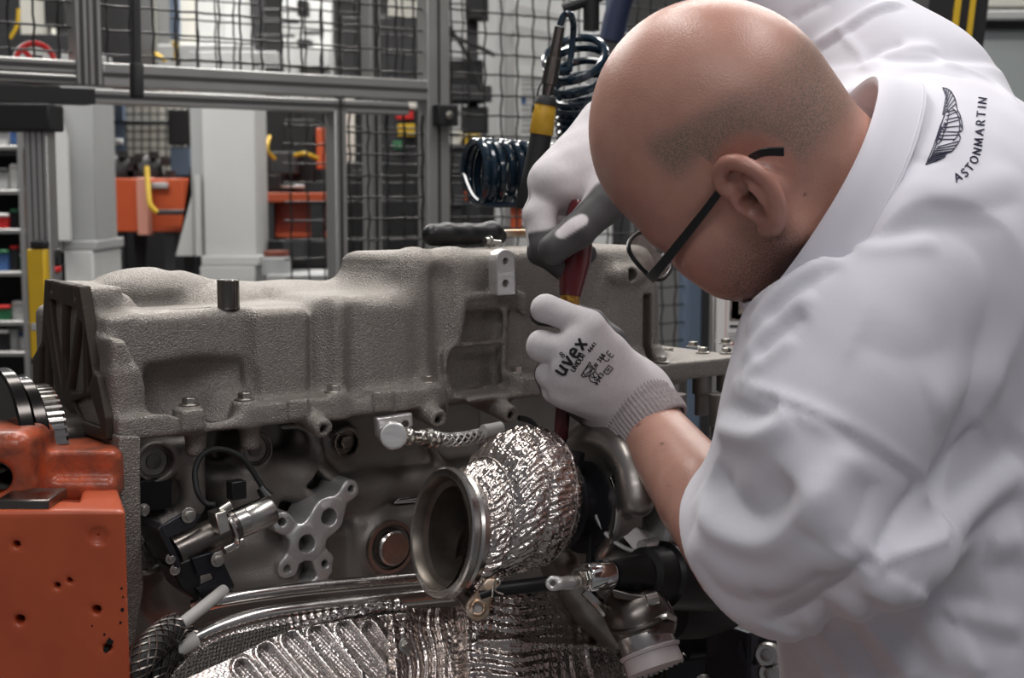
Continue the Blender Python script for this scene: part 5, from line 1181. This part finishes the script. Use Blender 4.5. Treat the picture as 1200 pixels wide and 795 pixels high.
# vertical posts
u508a, u508b = fp(495, 100)[0], fp(521, 100)[0]
profile('post', u508a, u508b, ZF, 1.2, slots='v')
pA0, pA1, pA2 = fp(84, 60)[0], fp(100, 60)[0], fp(115, 60)[0]
zA = fp(100, 101)[2]
profile('post', pA0, pA1-.002, zA, 1.0, slots='v'); profile('post', pA1, pA2, zA, 1.0, slots='v')
uc0, uc1 = fp(387, 200)[0], fp(401, 200)[0]
zt_, zm_, zl_, zll = fp(117, 74)[2], fp(117, 102)[2], fp(117, 105)[2], fp(117, 122)[2]
profile('post', uc0, uc1, ZF, zl_-.0, slots='v')
profile('rail', pA2, u508a, zm_, zt_); profile('rail', pA0+.02, u508a-.05, zll, zl_, slots='h')
zq0, zq1 = fp(40, 85)[2], fp(40, 69)[2]; uL = fp(-160, 80)[0]
profile('rail', uL, pA0, zq0, zq1); profile('rail', uL, pA0, zA, zq0-.002)
MB().box(fw(np.array([(uL+fp(105, 110)[0])/2, .0, (fp(50, 103)[2]+fp(50, 121)[2])/2])), (abs(fp(105, 110)[0]-uL)/2, .03, (fp(50, 103)[2]-fp(50, 121)[2])/2), FB).build('cable_duct', M_blk, FENCE)
# frames of the right bays
uR = fp(1040, 150)[0]; ur2 = fp(815, 380)[0]; ur1 = fp(801, 380)[0]
for k, (x0, x1) in enumerate([(440, 453)]): profile('post', fp(x0, 200, .1)[0], fp(x1, 200, .1)[0], ZF, 1.2, .12, .16, slots='v')
o = MB().box(fw(np.array([(ur1+ur2)/2, 0, (ZF+1.2)/2])), (abs(ur2-ur1)/2, .022, (1.2-ZF)/2), FB).build('post', M_bluegrey, FENCE, bevel=.003); o['label'] = 'blue grey post'
MB().box(fw(np.array([(fp(817, 380)[0]+fp(829, 380)[0])/2, .01, (ZF+1.2)/2])), (.018, .022, (1.2-ZF)/2), FB).build('post', M_dgrey, FENCE, bevel=.003)
profile('post', fp(831, 380)[0], fp(838, 380)[0], ZF, 1.2, slots='v')
def wires(u0, u1, w0, w1, v=0.0, p=.0485):
    mb = MB(); r = .0025; am = .0028
    us = np.arange(u0+p*.4, u1, p); ws = np.arange(w0+p*.35, w1, p)
    for i, u in enumerate(us):
        z = np.arange(w0, w1+p/4, p/4); off = am*np.cos((z-ws[0])/p*pi+(i % 2)*pi) if len(ws) else 0*z
        mb.tube([fw(np.array([u+.0010*math.sin((q-w0)/p*2*pi), v+o_, q])) for q, o_ in zip(z, off)], r, 5, caps=False)
    for j, w in enumerate(ws):
        x = np.arange(u0, u1+p/4, p/4); off = -am*np.cos((x-us[0])/p*pi+(j % 2)*pi) if len(us) else 0*x
        mb.tube([fw(np.array([q, v+o_, w+.0006*math.sin((q-u0)/p*2*pi)])) for q, o_ in zip(x, off)], r, 5, caps=False)
    o = mb.build('wire_mesh', M_wire, FENCE, smooth=180); o['kind'] = 'stuff'; return o
wires(uL, pA0, zq1, 1.0); wires(pA2, u508a, zt_, 1.0); wires(uc1, u508a, ZF+.3, zll); wires(u508b, ur1, ZF+.3, 1.1)
# second mesh behind, doubling the wires
def wires2(u0, u1, w0, w1): return wires(u0, u1, w0, w1, .55, .05)
wires2(fp(200, 50, .55)[0], fp(300, 50, .55)[0], zt_, .9); wires2(fp(330, 50, .55)[0], fp(545, 50, .55)[0], ZF+.4, .9)
# lock bracket and hanging bar
lb = fw(np.array([fp(512, 136)[0], -.035, fp(512, 136)[2]])); 
lk = MB().box(lb, (.028, .014, .024), FB).build('lock_bracket', M_blk, FENCE, bevel=.003); bolt(lb-EV*.016, -EV, .007, parent=FENCE, m=M_bolt)
BAR = thing('hanging_bar', 'black bar with thick end hanging beside the fence posts', 'bar', fw(np.array([fp(160, 60, -.3)[0], -.3, fp(160, 115, -.3)[2]])))
a, b_ = fw(fp(157, -160, -.3)), fw(fp(160, 74, -.3)); MB().tube([a, b_], S(5.5, a[1]), 14).build('rod', M_dgrey, BAR); c_ = fw(fp(160.5, 115, -.3)); MB().lathe([(0, S(7, c_[1])), (.05, S(8, c_[1])), (.95, S(8, c_[1])), (1, S(6.5, c_[1]))], b_, c_, 20).build('end_sleeve', M_blk, BAR)
# round prohibition sign
SG = thing('prohibition_sign', 'round white prohibition sign with red ring behind the wire mesh', 'sign', fw(fp(41, 100, .05)))
sc_ = fw(fp(41, 74, .05)); sr = S(26, sc_[1]); nf = -EV
MB().lathe([(0, sr), (1, sr)], sc_+nf*0, sc_+nf*.003, 40).build('plate', M_paper, SG)
an = np.linspace(0, 2*pi, 41); ring = np.array([[sc_+nf*.0045+r*(math.cos(a)*EU+math.sin(a)*EZ) for r in (sr*.74, sr*.97)] for a in an]); MB().grid(ring).build('ring', M_red3, SG, solid=.001)
MB().box(sc_+nf*.0045, (sr*.82, .0006, sr*.1), np.stack([(EU-EZ)/2**.5, EV, (EU+EZ)/2**.5], 1)).build('diagonal_bar', M_red3, SG)
MB().prism([sc_+nf*.004+sr*(x*EU+y*EZ) for x, y in [(-.22, -.4), (.22, -.4), (.22, .1), (.36, .12), (.3, .34), (-.3, .34), (-.36, .12), (-.22, .1)]], nf*.0008).build('pictogram', M_ink, SG)
# ================================================================ machinery beyond
def rect(px0, py0, px1, py1, Y, dep):
    a, b_ = P(px0, py1, Y), P(px1, py0, Y); return np.array([(a[0]+b_[0])/2, Y+dep/2, (a[2]+b_[2])/2]), np.array([abs(b_[0]-a[0])/2, dep/2, abs(b_[2]-a[2])/2])
def rb(mb, px0, py0, px1, py1, Y, dep): c, h = rect(px0, py0, px1, py1, Y, dep); return mb.box(c, h)
def part(name, m, par, *r, bevel=.004): return rb(MB(), *r).build(name, m, par, bevel=bevel)
def flr(px, Y): return (P(px, 300, Y)[0], Y+.1, 0)
def legs(par, px0, px1, py, Y, dep, m):
    a, b_ = P(px0, py, Y), P(px1, py, Y)
    for x in (a[0]+.03, b_[0]-.03):
        for y in (Y+.03, Y+dep-.03): MB().box((x, y, a[2]/2), (.02, .02, a[2]/2)).build('leg', m, par)
# two white gantry columns
def gantry(label, x0, x1, ytop_, ybase, Y, gl, fm, sm):
    g = thing('gantry_column', label, 'column', flr((x0+x1)/2, Y), 'gantry columns')
    part('column_shaft', fm, g, x0, ytop_, x1, ybase, Y, .22)
    c, h = rect(x0-4, ybase, x1+6, ybase+12, Y-.02, .3); MB().box(c, h).build('flange', fm, g, bevel=.004)
    c, h = rect(x0-6, ybase+12, x1+2, ybase+12, Y-.02, .3); MB().box([c[0], c[1], c[2]/2], [h[0], h[1], c[2]/2]).build('pedestal', sm, g, bevel=.004)
    for gx0, gx1 in gl:
        MB().prism([P(gx0, 170, Y+.06), P(gx0, ytop_, Y+.06), P(x0 if gx0 <= x0 else x1, ytop_, Y+.06), P(x0 if gx0 <= x0 else x1, ybase, Y+.06), P(gx1, ybase, Y+.06)], [0, .03, 0]).build('gusset', fm, g)
    return g
g1 = gantry('white gantry column with a tapered side gusset, right of the orange carrier', 240, 297, 60, 300, 4.6, [(240, 206)], M_white, M_white)
part('side_channel', M_grey, g1, 226, 60, 240, 300, 4.62, .2); MB().cyl(P(232, 205, 4.6), P(233, 300, 4.6), .012, n=10).build('conduit', M_white, g1)
g2 = gantry('white gantry column with shade put into its grey colour, left of the orange carrier', 76, 107, 60, 282, 4.2, [(76, 70), (107, 120)], M_grey, M_white)  # white column given a grey shaft: its shade is put into the colour
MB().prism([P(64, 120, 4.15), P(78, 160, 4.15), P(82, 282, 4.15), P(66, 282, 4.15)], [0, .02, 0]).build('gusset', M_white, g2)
# orange carriers
def carrier(label, x0, x1, y0, y1, Y):
    g = thing('engine_carrier', label, 'carrier', flr((x0+x1)/2, Y), 'orange engine carriers')
    part('carrier_body', M_or3, g, x0, y0, x1, y1, Y, .35); legs(g, x0+6, x1-6, y1, Y, .35, M_dgrey); return g
c1 = carrier('orange engine carrier with two black clamps between the gantry columns', 121, 214, 209, 272, 5.0)
for x in (131, 167):
    q = P(x, 204, 5.15); MB().lathe([(0, .055), (.3, .07), (.7, .07), (1, .05)], q-[.03, 0, 0], q+[.045, .05, 0], 14).build('clamp', M_blk, c1)
    for k in range(9): a = k*2*pi/9; MB().box(q+[.01+.02, -.0+.0, 0]+np.array([math.cos(a)*.07, 0, math.sin(a)*.07]), (.012, .03, .012)).build('clamp_tooth', M_blk, c1)
part('end_cheek', mat('faded_orange', (.55, .25, .19), .5), c1, 161, 208, 173, 276, 4.95, .1); part('nameplate', M_grey, c1, 177, 214, 196, 221, 4.98, .02); part('handle', M_dgrey, c1, 183, 246, 214, 252, 4.9, .06)
MB().tube(spline([P(172, 196, 4.95), P(174, 225, 4.9), P(176, 240, 4.88), P(184, 249, 4.88)], 6), .009, 8).build('cable', M_yel, c1)
c2 = carrier('orange engine carrier under the black robot gripper, right of the white column', 297, 386, 226, 237, 5.0)
MB().prism([P(297, 237, 5.1), P(386, 237, 5.1), P(372, 276, 5.1), P(300, 276, 5.1)], [0, .25, 0]).build('carrier_hopper', mat('deep_orange', (.26, .035, .015), .5), c2); part('lower_rail', M_or3, c2, 297, 273, 386, 279, 5.05, .3); part('upright', M_or3, c2, 371, 150, 388, 198, 5.2, .12)
# robot gripper
g = thing('robot_gripper', 'black robot gripper with yellow cable above the orange carrier', 'robot', flr(340, 5.3))
part('arm', M_blk, g, 297, 128, 345, 226, 5.35, .2); part('arm', M_blk, g, 335, 140, 368, 215, 5.3, .2); part('gripper_plate', M_dgrey, g, 316, 178, 346, 204, 5.15, .15); part('linear_rail', M_alu, g, 297, 206, 316, 211, 5.1, .03); part('linear_rail', M_alu, g, 322, 217, 356, 221, 5.1, .03); part('finger', M_blk, g, 313, 205, 326, 224, 5.05, .08)
c_, h_ = rect(300, 224, 386, 226, 5.4, .2); MB().box([c_[0], 5.6, c_[2]/2], [h_[0], .1, c_[2]/2]).build('pedestal', M_blk, g)
MB().tube(spline([P(346, 182, 5.1), P(358, 180, 5.05), P(372, 186, 5.1)], 6), .007, 8).build('cable', M_yel, g); MB().tube(spline([P(316, 160, 5.1), P(313, 175, 5.05), P(322, 186, 5.1)], 6), .007, 8).build('cable', M_yel, g)
# workbench below
g = thing('side_bench', 'low steel bench with jars under the orange carrier', 'bench', flr(340, 4.4))
part('bench_top', M_grey, g, 312, 322, 384, 330, 4.4, .3); legs(g, 312, 384, 330, 4.4, .3, M_grey); part('back_board', M_blk, g, 314, 282, 386, 322, 4.75, .03); part('motor', M_dgrey, g, 332, 282, 356, 306, 4.6, .1)
for x, lab in [(324, 'brown capped jar on the low steel bench')]:
    j = thing('jar', lab, 'jar', P(x, 322, 4.45)); q = P(x, 322, 4.48); MB().lathe([(0, .045), (.85, .045), (1, .035)], q, q+[0, 0, .06], 16).build('glass_body', M_grey, j); MB().cyl(q+[0, 0, .06], q+[0, 0, .075], .04, n=16).build('cap', mat('brown_cap', (.2, .06, .04), .5), j)
# white test cabinet behind the mesh, with its fittings
g = thing('test_cabinet', 'long white machine enclosure behind the upper wire mesh', 'cabinet', flr(290, 6.2))
for x0, x1, y0, m in [(158, 200, -80, M_grey), (166, 178, -80, M_cream), (201, 230, -80, M_cream), (230, 262, -80, M_white), (262, 296, -80, M_white), (332, 388, -80, M_white)]: part('panel', m, g, x0, y0, x1-1, 118, 6.2 if m is not M_grey else 6.25, .06)
part('panel', M_grey, g, 186, 52, 232, 118, 6.15, .05); part('window_frame', M_bluegrey, g, 199, -80, 207, 46, 6.16, .04); part('skirt', M_grey, g, 212, 52, 296, 118, 6.14, .04); part('recess', M_dgrey, g, 296, -80, 308, 60, 6.18, .03)
for x0, y0, x1, y1 in [(308, 10, 352, 13), (308, 24, 350, 27), (300, 40, 345, 43), (355, 36, 378, 40)]: part('rod', M_dgrey, g, x0, y0, x1, y1, 6.1, .03)
part('valve_block', M_blk, g, 348, 0, 360, 18, 6.1, .08); part('valve_block', M_blk, g, 348, 46, 364, 54, 6.1, .08); part('cover', M_grey, g, 295, 60, 325, 80, 6.1, .2); part('cover', M_white, g, 345, 55, 385, 78, 6.1, .2)
c_, h_ = rect(158, 118, 388, 119, 6.2, .4); MB().box([c_[0], 6.45, (c_[2])/2], [h_[0], .2, c_[2]/2]).build('base_cabinet', M_dgrey, g)
for L in ([(118, 65), (130, 50), (133, 20), (135, -20)], [(160, 62), (172, 60), (186, 66), (194, 72)], [(206, 72), (206, 55), (203, 50)]): MB().tube(spline([P(x, y, 5.9) for x, y in L], 6), .009, 8).build('yellow_cable', M_yel, g)
# cream mesh screen
g = thing('mesh_screen', 'cream backed mesh screen with dark frame behind the orange carrier', 'screen', flr(160, 6.0))
part('backing', M_cream, g, 106, 100, 216, 214, 6.05, .02); part('frame_bar', M_bluegrey, g, 136, 100, 144, 214, 5.97, .05); part('frame_bar', M_dgrey, g, 106, 141, 216, 146, 5.97, .05); part('frame_bar', M_blk, g, 197, 128, 222, 170, 5.9, .05); part('frame_bar', M_bluegrey, g, 200, 172, 222, 206, 5.92, .05); part('label_plate', M_white, g, 134, 163, 144, 170, 5.95, .01); part('frame_bar', M_dgrey, g, 106, 205, 222, 214, 5.95, .05)
mb = MB()
for x in np.arange(109, 216, 9.5): a, b_ = P(x, 100, 6.0), P(x, 210, 6.0); mb.tube([a, b_], .0032, 5)
for y in np.arange(104, 210, 10): a, b_ = P(106, y, 6.0), P(216, y, 6.0); mb.tube([a, b_], .0032, 5)
tag(mb.build('wire_grid', M_dgrey, g), kind='stuff'); c_, h_ = rect(106, 214, 222, 215, 6.0, .06); MB().box([c_[0], 6.03, c_[2]/2], [h_[0], .03, c_[2]/2]).build('kick_panel', M_dgrey, g)
# dark machine at the upper left
g = thing('press_frame', 'dark press with pale upright behind the round sign', 'machine', flr(40, 5.2))
part('frame_body', M_dgrey, g, -60, 40, 82, 112, 5.2, .4); part('upright', M_cream, g, 24, -80, 52, 42, 5.3, .1); part('slide', M_blk, g, 52, -80, 72, 30, 5.25, .1); part('slide', M_dgrey, g, -40, -80, 22, 42, 5.35, .1); a, b_ = P(-60, 112, 5.2), P(82, 112, 5.2)
for x in (a[0]+.05, b_[0]-.05): MB().box((x, 5.4, a[2]/2), (.05, .15, a[2]/2)).build('leg', M_dgrey, g)
MB().tube(spline([P(22, 10, 5.1), P(20, 30, 5.1), P(12, 45, 5.1)], 5), .007, 8).build('cable', M_yel, g)
part('side_housing', M_dgrey, g, 116, -80, 156, 118, 5.6, .3)
# light curtain post
g = thing('light_curtain', 'yellow light curtain strip on an aluminium post left of the engine', 'sensor', flr(44, 2.7))
Yp = 2.7
c_, h_ = rect(27, 152, 55, 153, Yp, .05); MB().box([c_[0], c_[1], c_[2]/2], [h_[0], h_[1], c_[2]/2]).build('post', M_alu, g, bevel=.003)
for x in (34, 41, 48): c_, h_ = rect(x, 152, x+1.4, 153, Yp-.001, .002); MB().box([c_[0], c_[1], c_[2]/2], [h_[0], h_[1], c_[2]/2]).build('slot', M_slot, g)
part('strip', M_yel, g, 35, 292, 52, 421, Yp-.03, .028); part('end_cap', M_blk, g, 35, 282, 52, 292, Yp-.032, .03); part('end_cap', M_blk, g, 36, 421, 52, 428, Yp-.032, .03); part('band', M_grey, g, 35, 378, 52.3, 389, Yp-.031, .029)
part('top_bracket', M_blk, g, -40, 121, 57, 153, Yp-.02, .09); part('switch', M_blk, g, 58, 292, 67, 312, Yp+.02, .03); part('button', M_red3, g, 58, 312, 67, 320, Yp+.02, .03)
# shelf rack with boxes
g = thing('shelf_rack', 'aluminium shelf rack full of small boxes at the far left', 'rack', flr(-20, 4.2))
SHY = [170, 222, 268, 318, 376, 412]
for y in SHY: part('shelf', M_alu, g, -150, y, 70, y+6, 4.2, .35)
for x in (-150, 18, 64): c_, h_ = rect(x, 120, x+6, 121, 4.18, .03); MB().box([c_[0], c_[1], c_[2]/2], [h_[0], h_[1], c_[2]/2]).build('upright', M_alu, g)
part('back_panel', M_blk, g, -150, 120, 70, 440, 4.56, .02)
rs = np.random.RandomState(11); BX = [('white', M_white), ('black', M_blk), ('blue', M_blue), ('grey', M_grey), ('black', M_dgrey), ('white', M_paper), ('green', M_green), ('red', M_red3)]
ordn = ['top', 'second', 'third', 'fourth', 'fifth', 'lowest']; posn = ['left', 'middle', 'right']
for si, y in enumerate(SHY):
    for k, (x0, x1) in enumerate([(-6, 10), (11, 21), (22, 32)] if si != 4 else [(-4, 12), (14, 30)]):
        col, m = BX[(si*3+k*2+si//2) % 8]; hh = 16+((si*7+k*5) % 14)
        bxg = thing('storage_box', f'{col} storage box on the {ordn[si]} shelf of the rack, {posn[k]} one', 'box', P((x0+x1)/2, y, 4.25), 'boxes on the shelf rack')
        part('tray', m, bxg, x0, y-hh, x1-1, y, 4.22+.02*k, .2); part('lip', BX[(si+k+3) % 8][1], bxg, x0, y-hh-2, x1-1, y-hh+2, 4.21+.02*k, .02)
# ---- middle bay behind the mesh
g = thing('white_partition', 'white partition with grey posts behind the coiled hose', 'partition', flr(590, 5.5))
part('panel', M_white, g, 522, -80, 580, 160, 5.6, .03); part('panel', M_cream, g, 455, -80, 500, 60, 5.6, .03); part('panel', M_white, g, 600, -80, 720, 300, 5.7, .03); part('post', M_white, g, 580, -80, 592, 330, 5.5, .06); part('post', M_alu, g, 592, -80, 603, 330, 5.48, .06); part('kick_panel', M_dgrey, g, 400, 160, 740, 420, 5.75, .04)
for y, y2 in [(4, 12), (28, 38)]: MB().prism([P(600, y, 5.4), P(660, y+14, 5.4), P(660, y2+14, 5.4), P(600, y2, 5.4)], [0, .03, 0]).build('roof_bar', M_alu, g)
g = thing('valve_station', 'black pneumatic valve station behind the mesh beside the fence post', 'machine', flr(545, 4.9))
part('manifold', M_blk, g, 522, 70, 566, 120, 4.9, .12); part('manifold', M_dgrey, g, 522, 100, 576, 118, 4.85, .1); part('regulator', M_blk, g, 540, 125, 572, 156, 4.88, .1); part('upper_block', M_blk, g, 545, -10, 572, 22, 4.9, .1); part('post', M_dgrey, g, 548, 20, 560, 420, 4.98, .05)
for L in ([(525, 40), (560, 55), (580, 65)], [(524, 30), (545, 60), (566, 110)]): MB().tube(spline([P(x, y, 4.85) for x, y in L], 5), .008, 6).build('air_line', M_blk, g)
c_, h_ = rect(548, 380, 560, 381, 4.95, .06); MB().box([c_[0], c_[1], c_[2]/2], [.1, .1, c_[2]/2]).build('foot', M_dgrey, g)
g = thing('parts_trolley', 'parts trolley with orange crates low behind the coiled hose', 'trolley', flr(560, 4.3))
for y, m in [(170, M_dgrey), (200, M_dgrey), (238, M_dgrey), (268, M_dgrey)]: part('shelf', m, g, 522, y, 640, y+4, 4.3, .3)
legs(g, 522, 640, 170, 4.3, .3, M_dgrey)
for k, (x0, x1, y, hh, m, lab) in enumerate([(524, 540, 170, 14, M_cream, 'cream carton on the upper shelf of the trolley'), (545, 562, 170, 11, M_yel, 'yellow tray on the upper shelf of the trolley'), (524, 536, 200, 16, M_paper, 'white carton beside a yellow tray low on the trolley'), (538, 546, 200, 20, M_yel, 'yellow tray beside a white carton low on the trolley'), (524, 563, 236, 9, M_or3, 'long orange crate on the trolley beside the fence post'), (598, 612, 268, 30, M_or3, 'narrow orange crate at the right end of the trolley'), (524, 540, 222, 10, M_white, 'low white box on the trolley beside the fence post')]):
    o = thing('crate', lab, 'crate', P((x0+x1)/2, y, 4.35), 'crates on the trolley'); part('tray', m, o, x0, y-hh, x1, y, 4.32, .2); part('rim', m, o, x0-.5, y-hh-2, x1+.5, y-hh, 4.31, .22)
g = thing('wall_chart', 'pale printed sheet on the partition behind the coiled hose', 'sheet', P(626, 150, 5.66)); part('paper', M_paper, g, 607, 85, 646, 160, 5.66, .005, bevel=0)
for y in range(92, 156, 6): part('text_line', M_grey, g, 611, y, 611+22+(y*7) % 10, y+2, 5.655, .004, bevel=0)
part('title_bar', M_blue, g, 611, 113, 616, 122, 5.655, .004, bevel=0)
# dark recess machines behind door bay
g = thing('tool_cabinet', 'dark tool cabinet behind the lower wire mesh left of the fence post', 'cabinet', flr(450, 5.0))
part('body', M_dgrey, g, 404, 190, 492, 420, 5.2, .3); part('drawer_front', M_blk, g, 412, 200, 434, 300, 5.18, .02); part('drawer_front', M_blk, g, 456, 190, 486, 300, 5.18, .02); part('handle', M_alu, g, 416, 206, 430, 208, 5.16, .02)
for x0, y0, x1, y1, m in [(464, 128, 484, 140, M_red3), (466, 145, 486, 160, M_yel), (460, 165, 474, 175, M_green), (476, 120, 488, 127, M_cream), (405, 100, 415, 190, M_cream)]: part('sticker' if m is not M_cream else 'trim_strip', m, g, x0, y0, x1, y1, 5.3, .02)
part('upper_panel', M_dgrey, g, 404, 20, 492, 190, 5.35, .03)
# instruction board
g = thing('instruction_board', 'white instruction board with orange bordered sheet hanging on the fence behind the chin', 'board', P(870, 415, 2.45))
Yb = 2.45
part('board', M_paper, g, 839, 300, 925, 415, Yb, .006, bevel=.001)
for r in [(850, 300, 852, 403), (850, 402, 915, 404), (913, 300, 915, 403)]: part('border', M_or3, g, *r, Yb-.0015, .001, bevel=0)
for r, m in [((855, 335, 884, 376), mat('photo_tone', (.42, .36, .32), .6, noise=.8, nscale=60, color2=(.12, .10, .09))), ((860, 340, 880, 350), M_grey), ((862, 368, 884, 375), M_or3), ((855, 381, 870, 384), M_ink), ((853, 390, 880, 391), M_grey), ((853, 394, 880, 395), M_grey), ((853, 398, 880, 399), M_grey), ((847, 405, 850, 410), M_ink), ((857, 352, 866, 374), M_cream)]: part('printed_field', m, g, *r, Yb-.0018-.0004*(m is M_grey), .001, bevel=0)
part('hanger', M_alu, g, 833, 280, 840, 425, Yb+.006, .03); c_, h_ = rect(838, 400, 846, 401, Yb+.03, .03); MB().box([c_[0], c_[1], c_[2]/2], [h_[0], h_[1], c_[2]/2]).build('stand_post', M_alu, g); part('back_rail', M_alu, g, 846, 405, 900, 425, Yb+.01, .02)
# hazard striped column upper right
g = thing('striped_column', 'black column with two yellow stripes behind the shoulder', 'column', flr(1130, 3.2))
def slant(name, m, x0, x1, Y, d): a = [P(x0-3, 80, Y), P(x0+12, -40, Y), P(x1+12, -40, Y), P(x1-3, 80, Y)]; return MB().prism(a, [0, d, 0]).build(name, m, g)
slant('column_body', M_blk, 1082, 1152, 3.2, .12); slant('yellow_stripe', M_yel, 1113, 1120, 3.195, .01); slant('yellow_stripe', M_yel, 1131, 1137, 3.195, .01); c_, h_ = rect(1079, 80, 1149, 81, 3.2, .12); MB().box([c_[0], c_[1], c_[2]/2], [h_[0], h_[1], c_[2]/2]).build('column_foot', M_blk, g)
g = thing('glazed_booth', 'pale glazed booth with white rail behind the right shoulder', 'booth', flr(1180, 5.0))
part('panel', mat('booth_panel', (.42, .46, .46), .3), g, 1100, 34, 1420, 500, 5.0, .05); part('rail', M_white, g, 1100, 12, 1420, 22, 4.9, .05); part('header', M_cream, g, 1100, -60, 1420, 8, 5.0, .05); part('dark_band', M_dgrey, g, 1150, 23, 1420, 34, 4.97, .05); c_, h_ = rect(1100, 500, 1420, 501, 5.0, .05); MB().box([c_[0], c_[1], c_[2]/2], [h_[0], h_[1], c_[2]/2]).build('lower_panel', M_grey, g)
# ================================================================ monitor, overhead pipe, coils, nutrunner
g = thing('wall_monitor', 'grey monitor edge behind the forehead', 'monitor', P(705, 70, 2.6)); part('case', M_grey, g, 688, 38, 760, 130, 2.6, .05); part('bezel', M_dgrey, g, 690, 40, 758, 44, 2.598, .01)
a = P(722, 38, 2.62); MB().cyl(a, a+[0, 0, .9], .02, n=14).build('hanger_tube', M_bluegrey, g); MB().tube(spline([P(716, 48, 2.58), P(722, 20, 2.58), P(730, -8, 2.58), P(742, -40, 2.58)], 6), .022, 12).build('cable_sleeve', mat('navy_sleeve', (.02, .03, .07), .5), g)
g = thing('overhead_pipe', 'black air pipe with drop above the coiled hose', 'pipe', P(690, 5, 2.3)); MB().tube(spline([P(660, 11, 2.3), P(690, 0, 2.3), P(730, -14, 2.3), P(800, -40, 2.3)], 6), .009, 10).build('pipe_run', M_blk, g); MB().cyl(P(693, 0, 2.3), P(693, 36, 2.3), .013, n=12).build('drop', M_blk, g); MB().cyl(P(705, -6, 2.3), P(705, -120, 2.3), .013, n=12).build('hanger_rod', M_blk, g)
AT = thing('air_nutrunner', 'black air nutrunner with yellow label hanging on a coiled hose', 'tool', P(625, 242, 1.78))
Ya = 1.78
def al(px, py): return P(px, py, Ya)
MB().lathe([(0, S(15, Ya)), (.08, S(17, Ya)), (.5, S(14, Ya)), (1, S(12.5, Ya))], al(620, 246), al(634, 158), 24).build('grip', M_rubber, AT)
tag(MB().lathe([(0, S(13, Ya)), (.05, S(14, Ya)), (.95, S(13, Ya)), (1, S(12, Ya))], al(634, 158), al(639, 122), 24).build('label_band', mat('amber_label', (.55, .33, .03), .4, noise=.5, nscale=90, color2=(.40, .22, .015)), AT), 'yellow label band')
MB().lathe([(0, S(14, Ya)), (.5, S(13, Ya)), (1, S(10, Ya))], al(639, 123), al(641, 113), 24).build('throttle_ring', M_blk, AT)
MB().cyl(al(632, 127), al(624, 126), S(5, Ya), n=14).build('trigger', M_blk, AT)
MB().lathe([(0, S(6, Ya)), (.15, S(7, Ya)), (.16, S(9.5, Ya)), (.55, S(8.5, Ya)), (.56, S(6.5, Ya)), (1, S(6, Ya))], al(641, 112), al(656, 32), 20).build('air_fitting', M_darksteel, AT)
MB().lathe([(0, S(7.5, Ya)), (1, S(6.5, Ya))], al(645, 95), al(650, 60), 6).build('fitting_hex', M_brown, AT)
MB().tube(spline([al(638, 92), al(631, 105), al(629, 120)], 5), .0012, 6).build('lanyard', M_blk, AT)
HS = thing('coiled_hose', 'navy blue coiled air hose hanging beside the black nutrunner', 'hose', P(620, 240, 1.86))
def coil(L, r, turns, n=26):
    L = np.asarray(L); s = spline(L, 40); m = turns*n; t = np.linspace(0, len(s)-1.001, m); C = np.array([s[int(q)]+(s[int(q)+1]-s[int(q)])*(q-int(q)) for q in t]); T = np.gradient(C, axis=0); T /= np.linalg.norm(T, axis=1)[:, None]
    out = []; e1, _ = frame(T[0]); rr = np.interp(np.linspace(0, 1, m), np.linspace(0, 1, len(r)), r)
    for i in range(m):
        e1 = e1-T[i]*(e1@T[i]); e1 /= np.linalg.norm(e1); e2 = np.cross(T[i], e1); a = 2*pi*i/n; out.append(C[i]+rr[i]*(math.cos(a)*e1+math.sin(a)*e2))
    return np.array(out)
Yh = 1.86
k1 = coil([P(556, 202, Yh-.02), P(600, 203, Yh), P(650, 204, Yh+.03), P(690, 190, Yh+.06)], [S(36, Yh), S(35, Yh), S(33, Yh), S(30, Yh)], 14)
MB().tube(k1, S(4.6, Yh), 8).build('lower_coil', M_navyhose, HS)
k2 = coil([P(690, 190, Yh+.06), P(692, 150, Yh+.04), P(686, 110, Yh+.02), P(672, 62, Yh-.02)], [S(32, Yh), S(38, Yh), S(40, Yh), S(34, Yh)], 11)
MB().tube(k2, S(4.6, Yh), 8).build('upper_coil', M_navyhose, HS)
MB().tube(np.concatenate([spline([al(656, 30), al(661, 18), al(669, 18), P(672, 36, Yh-.04), k2[-1]], 8)]), S(3.8, Yh), 10).build('hose_end', M_navyhose, HS)
MB().tube(spline([k1[0], P(560, 236, Yh-.03), P(600, 240, Yh-.04), P(622, 238, Yh-.04)], 8), S(3.6, Yh), 8).build('hose_end', M_navyhose, HS)
